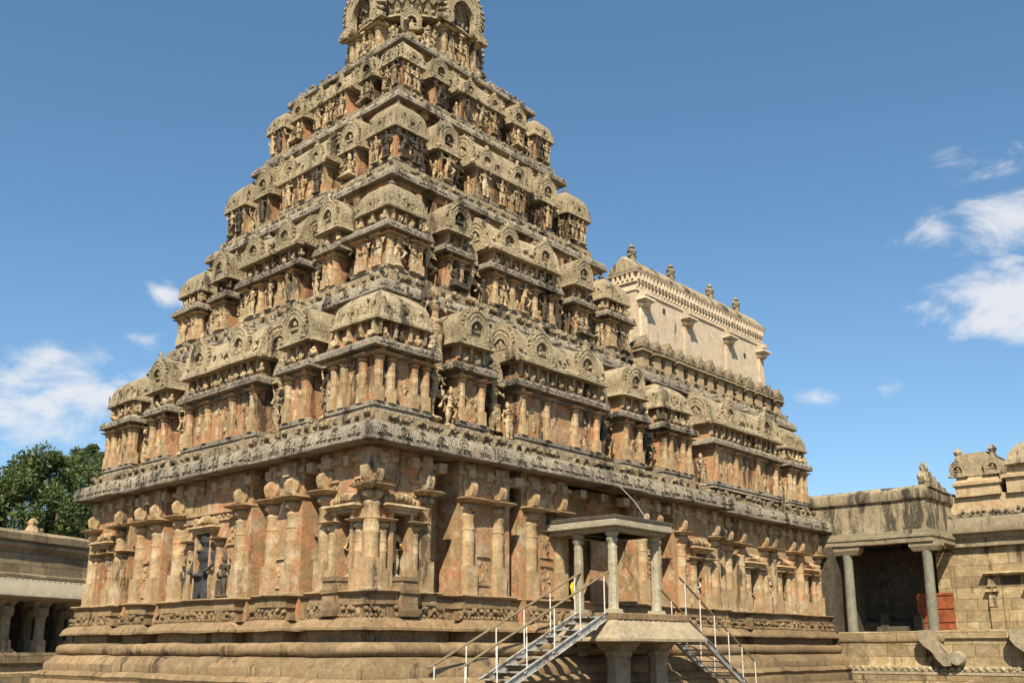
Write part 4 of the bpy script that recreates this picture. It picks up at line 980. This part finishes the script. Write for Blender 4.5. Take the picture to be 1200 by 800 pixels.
# ------------------------------------------------------------------ cloister at the left
ca = R(21.4); cr = math.atan2(math.sin(ca),math.cos(ca))
Pc = Vector((-14.51,-17.81,1.6))
q0 = Pc+(Vector((-.45,19.19,0))-Vector((-14.51,-17.81,0)))*1.28; q0.z = 0
cl = thing('cloister_gallery', q0, 'long low pillared stone gallery behind the left end of the temple', 'gallery')
def cl_obj(name, mb_, mat, jit=.02): return obj(name, mb_.mesh(name, mat, jit, 1.), cl, q0, ca)
m_ = MB(); m_.sweep(rect(-14,9,0,9),[(.5,-.2),(.5,.55),(.4,.6),(.4,.95),(.5,1.0),(.5,1.45),(-.1,1.25),(-8,1.25)],True,.8); cl_obj('platform', m_, M['block'])
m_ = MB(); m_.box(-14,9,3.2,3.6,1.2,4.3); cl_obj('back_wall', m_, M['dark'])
for x in range(-14,9,2):
    c = MB(); w = .24; c.box(-w,w,-w,w,1.25,2.0); c.lathe(0,0,[(w*1.1,2.0),(w*1.0,2.1),(w,3.0),(w*1.2,3.1)],8,R(22.5)); c.box(-w,w,-w,w,3.1,3.5); c.box(-.55,.55,-w,w,3.5,3.85,.0,.2)
    M2 = Matrix.Rotation(ca,3,'Z') @ Vector((x+.1,.25,0)); obj('column', c.mesh('gallery column', M['slab'], .015, 2.), cl, q0+M2, ca)
    c2 = c.mesh('gallery column', M['slab'], .015, 2.); M3 = Matrix.Rotation(ca,3,'Z') @ Vector((x+1.0,2.0,0)); obj('column', c2, cl, q0+M3, ca)
m_ = MB(); m_.sweep(rect(-14,9,-.1,5),[(-.3,3.82),(.55,3.9),(.62,3.95),(.6,4.05),(.3,4.45),(.1,4.78),(-.1,4.8)],True,.6)
for k in range(70): x = -13.5+k*.32; m_.box(x,x+.17,-.26,-.1,4.64,4.74)
cl_obj('eave', m_, M['clight'])
m_ = MB(); m_.sweep(rect(-14,9,-.1,5),[(-.2,4.75),(.12,4.8),(.12,4.95),(.0,5.0),(0,5.15),(0,6.05),(.1,6.1),(.16,6.2),(.16,6.35),(.1,6.4),(.22,6.5),(.24,6.8),(.1,6.95),(-3,7.0)],True,.7); cl_obj('parapet', m_, M['clois'])
for i,(x,dx,z) in enumerate(((.35,-.7,2.6),(.85,-.9,2.9))):
    a_ = q0+Matrix.Rotation(ca,3,'Z') @ Vector((x-.2,-.15,1.25)); b_ = q0+Matrix.Rotation(ca,3,'Z') @ Vector((x+dx-.2,.9,1.25+z*.45))
    c = MB(); c.tube([a_,b_],.1,6)
    obj('leaning_pole', c.mesh('leaning pole', M['porch'], .01, 2.), None, (0,0,0), label=('shorter' if i == 0 else 'longer')+' pale pole leaning inside the pillared gallery at the left', cat='pole', group='poles leaning in the gallery')
c = MB(); c.lathe(0,0,[(.35,0),(.3,.2),(.2,.35),(.25,.5),(.1,.7)],8); c.ico((.4,0,.15),(.35,.2,.18),1,.2)
obj('roof_ornament', c.mesh('roof ornament', M['pil'], .03, 3.), cl, q0+Matrix.Rotation(ca,3,'Z') @ Vector((1.2,.4,6.95)), ca)

# ------------------------------------------------------------------ trees
def tree(x,y,h,rc,label,mat,n,seed,low=.35):
    rd = random.Random(seed); t = thing('broadleaf_tree', (x,y,0), label, 'tree', 'trees behind the gallery')
    tr = MB(); tr.tube([(x,y,-.2),(x+.3,y,h*.25),(x-.2,y+.2,h*.5),(x+.2,y,h*.8)],h*.035,9,h*.008)
    tips = []
    for k in range(16):
        a_ = rd.uniform(0,2*math.pi); z0 = h*rd.uniform(.2,.6); L = rc*rd.uniform(.5,1.0); z1 = z0+h*rd.uniform(.08,.38)
        e = (x+L*math.cos(a_),y+L*math.sin(a_),min(z1,h*.93)); mid = (x+L*.5*math.cos(a_),y+L*.5*math.sin(a_),(z0+z1)/2+.3)
        tr.tube([(x,y,z0),mid,e],h*.014,6,h*.004); tips += [e,mid]
    obj('trunk', tr.mesh('trunk', M['bark'], .05, .8), t)
    cr_ = MB(); cl_ = []
    for k in range(95):
        if k < len(tips): c = Vector(tips[k])
        else:
            u = rd.uniform(-1,1); a_ = rd.uniform(0,2*math.pi); q = math.sqrt(1-u*u)*rd.uniform(.5,1); c = Vector((x+rc*q*math.cos(a_),y+rc*q*math.sin(a_),h*(.62+.34*u)))
        cl_.append((c,rc*rd.uniform(.1,.3)))
    V = []; F = []
    for k in range(n):
        c,r = cl_[rd.randrange(len(cl_))]; d = Vector((rd.gauss(0,1),rd.gauss(0,1),rd.gauss(0,.75))); d = d.normalized()*r*rd.random()**.45
        p = c+d; s = rd.uniform(.06,.15); nrm = Vector((rd.gauss(0,1),rd.gauss(0,1),rd.gauss(.6,1))).normalized(); a_ = nrm.orthogonal().normalized(); a_ = Matrix.Rotation(rd.uniform(0,6.28),3,nrm) @ a_; b_ = nrm.cross(a_)
        i = len(V); V += [p-a_*s*1.5, p+b_*s*.55, p+a_*s*1.5, p-b_*s*.55]; F.append((i,i+1,i+2,i+3))
    cr_.add(V,F); me = bpy.data.meshes.new('crown'); me.from_pydata([tuple(p) for p in V],[],F); me.materials.append(mat); obj('crown', me, t)
tree(15.2,53.5,15.6,6.0,'big leafy green tree rising between the gallery and the tower',M['leaf'],100000,1)
tree(20.0,60.0,18.2,3.2,'thinner tall tree close against the left edge of the tower',M['leaf'],34000,2)
tree(6.0,57.0,15.8,5.5,'darker tree at the far left edge beyond the gallery',M['leaf2'],50000,3)
tree(11.5,66.0,13.5,6.0,'low dark tree behind the big green tree',M['leaf2'],40000,4)

# ------------------------------------------------------------------ ground, sky, light, camera
g = MB(); g.add([(-900,-900,-.02),(900,-900,-.02),(900,900,-.02),(-900,900,-.02)],[(0,1,2,3)])
tag(obj('ground', g.mesh('ground', M['ground'])), kind='structure')

HD = R(42.35); EL = R(46); SA = R(37)        # the sun stands at azimuth direction (-cos, -sin)
sun_dir = Vector((-math.cos(SA)*math.cos(EL), -math.sin(SA)*math.cos(EL), math.sin(EL)))
L = bpy.data.lights.new('sun', 'SUN'); L.energy = 5.0; L.angle = R(.53); L.color = (1.,.885,.70)
so = bpy.data.objects.new('sun', L); COL.objects.link(so); so.rotation_euler = (-sun_dir).to_track_quat('-Z','Y').to_euler()
W = bpy.data.worlds.new('World'); scene.world = W; W.use_nodes = True
nt = W.node_tree; bg = nt.nodes['Background']
sky = nt.nodes.new('ShaderNodeTexSky'); sky.sky_type = 'NISHITA'; sky.sun_disc = False; sky.sun_elevation = EL
sky.sun_rotation = math.atan2(sun_dir.x, sun_dir.y); sky.air_density = 1.0; sky.dust_density = .4; sky.ozone_density = 3.
def wn(t, **kw):
    n = nt.nodes.new(t)
    for k, v in kw.items(): setattr(n, k, v)
    return n
def lk(a, b): nt.links.new(a, b)
def wmath(op, a, b=0.):
    n = wn('ShaderNodeMath', operation=op)
    for k, v in enumerate((a,b)):
        if isinstance(v, bpy.types.NodeSocket): lk(v, n.inputs[k])
        else: n.inputs[k].default_value = v
    return n.outputs[0]
tc = wn('ShaderNodeTexCoord'); D = tc.outputs['Generated']
def dir_of(x, y):
    f_, px_, py_, d_ = 1145., 600., 490., 270.; p_ = math.atan2(d_,f_)
    fw = Vector((math.cos(HD)*math.cos(p_),math.sin(HD)*math.cos(p_),math.sin(p_))); rt = Vector((math.sin(HD),-math.cos(HD),0)); up = rt.cross(fw)
    return (fw*f_+rt*(x-px_)-up*(y-py_)).normalized()
mp_ = wn('ShaderNodeMapping'); mp_.inputs['Scale'].default_value = (1,1,1.9); lk(D, mp_.inputs['Vector'])
def wnoise(s, d=8, r=.58, dist=.3):
    n = wn('ShaderNodeTexNoise'); lk(mp_.outputs[0], n.inputs['Vector']); n.inputs['Scale'].default_value = s; n.inputs['Detail'].default_value = d; n.inputs['Roughness'].default_value = r; n.inputs['Distortion'].default_value = dist; return n.outputs['Fac']
nz = wnoise(11.5, 9, .6, .4)
tot = None
# cloud banks: (pixel used only to look up a world direction, angular size, weight)
for (x,y,sz,wt) in ((1180,345,.062,.85),(1190,255,.062,.8),(1150,200,.04,.5),(1095,270,.042,.62),(1195,305,.04,.42),(1130,262,.03,.4),(75,462,.07,.72),(140,472,.045,.6),(10,452,.045,.62),(190,345,.02,.52),(160,395,.022,.42),(60,500,.06,.34),(955,468,.02,.3),(1040,455,.018,.3)):
    d = dir_of(x,y); n0 = wn('ShaderNodeVectorMath', operation='SUBTRACT'); lk(D, n0.inputs[0]); n0.inputs[1].default_value = d; n1_ = wn('ShaderNodeVectorMath', operation='MULTIPLY'); lk(n0.outputs[0], n1_.inputs[0]); n1_.inputs[1].default_value = (1,1,1.9); n = wn('ShaderNodeVectorMath', operation='LENGTH'); lk(n1_.outputs[0], n.inputs[0])
    m1 = wmath('MULTIPLY', wmath('MAXIMUM', wmath('SUBTRACT', 1., wmath('DIVIDE', n.outputs['Value'], sz*1.5)), 0.), wt)
    tot = m1 if tot is None else wmath('MAXIMUM', tot, m1)
dens = wmath('MULTIPLY', tot, 1.)
dens = wmath('ADD', dens, wmath('MULTIPLY', wmath('SUBTRACT', nz, .52), 1.9))
mr = wn('ShaderNodeMapRange', interpolation_type='SMOOTHSTEP'); lk(dens, mr.inputs[0]); mr.inputs[1].default_value = .1; mr.inputs[2].default_value = .6; mr.inputs[4].default_value = .86
gate = wn('ShaderNodeMapRange', interpolation_type='SMOOTHSTEP'); lk(tot, gate.inputs[0]); gate.inputs[1].default_value = 0.; gate.inputs[2].default_value = .12
mixn = wn('ShaderNodeMix', data_type='RGBA'); lk(wmath('MULTIPLY', mr.outputs[0], gate.outputs[0]), mixn.inputs[0]); hs = wn('ShaderNodeHueSaturation'); hs.inputs['Saturation'].default_value = 1.04; hs.inputs['Hue'].default_value = .49; lk(sky.outputs[0], hs.inputs['Color']); sx = wn('ShaderNodeSeparateXYZ'); lk(D, sx.inputs[0]); rp = wn('ShaderNodeValToRGB'); lk(sx.outputs[2], rp.inputs[0])
e_ = rp.color_ramp.elements; e_[0].position = 0.; e_[0].color = (.80,.85,.92,1); e_[1].position = .75; e_[1].color = (.96,1.06,1.1,1); e2 = e_.new(.3); e2.color = (.92,.98,1.04,1)
mm = wn('ShaderNodeMix', data_type='RGBA', blend_type='MULTIPLY'); mm.inputs[0].default_value = 1.; lk(hs.outputs[0], mm.inputs[6]); lk(rp.outputs[0], mm.inputs[7]); lk(mm.outputs[2], mixn.inputs[6]); mixn.inputs[7].default_value = (6.0,6.05,6.2,1)
lk(mixn.outputs[2], bg.inputs['Color']); bg.inputs['Strength'].default_value = .088

cam = bpy.data.cameras.new('camera'); co = bpy.data.objects.new('camera', cam); COL.objects.link(co); scene.camera = co
cam.sensor_width = 36; cam.lens = 36*1145/1200; cam.shift_y = 90/1200; cam.clip_end = 3000
co.location = Pc; pit = math.atan2(270,1145)
fw = Vector((math.cos(HD)*math.cos(pit),math.sin(HD)*math.cos(pit),math.sin(pit)))
co.rotation_euler = fw.to_track_quat('-Z','Y').to_euler()
scene.view_settings.view_transform = 'Standard'; scene.view_settings.look = 'None'; scene.view_settings.exposure = .72; scene.view_settings.gamma = 1
scene.cycles.max_bounces = 4; scene.cycles.diffuse_bounces = 2
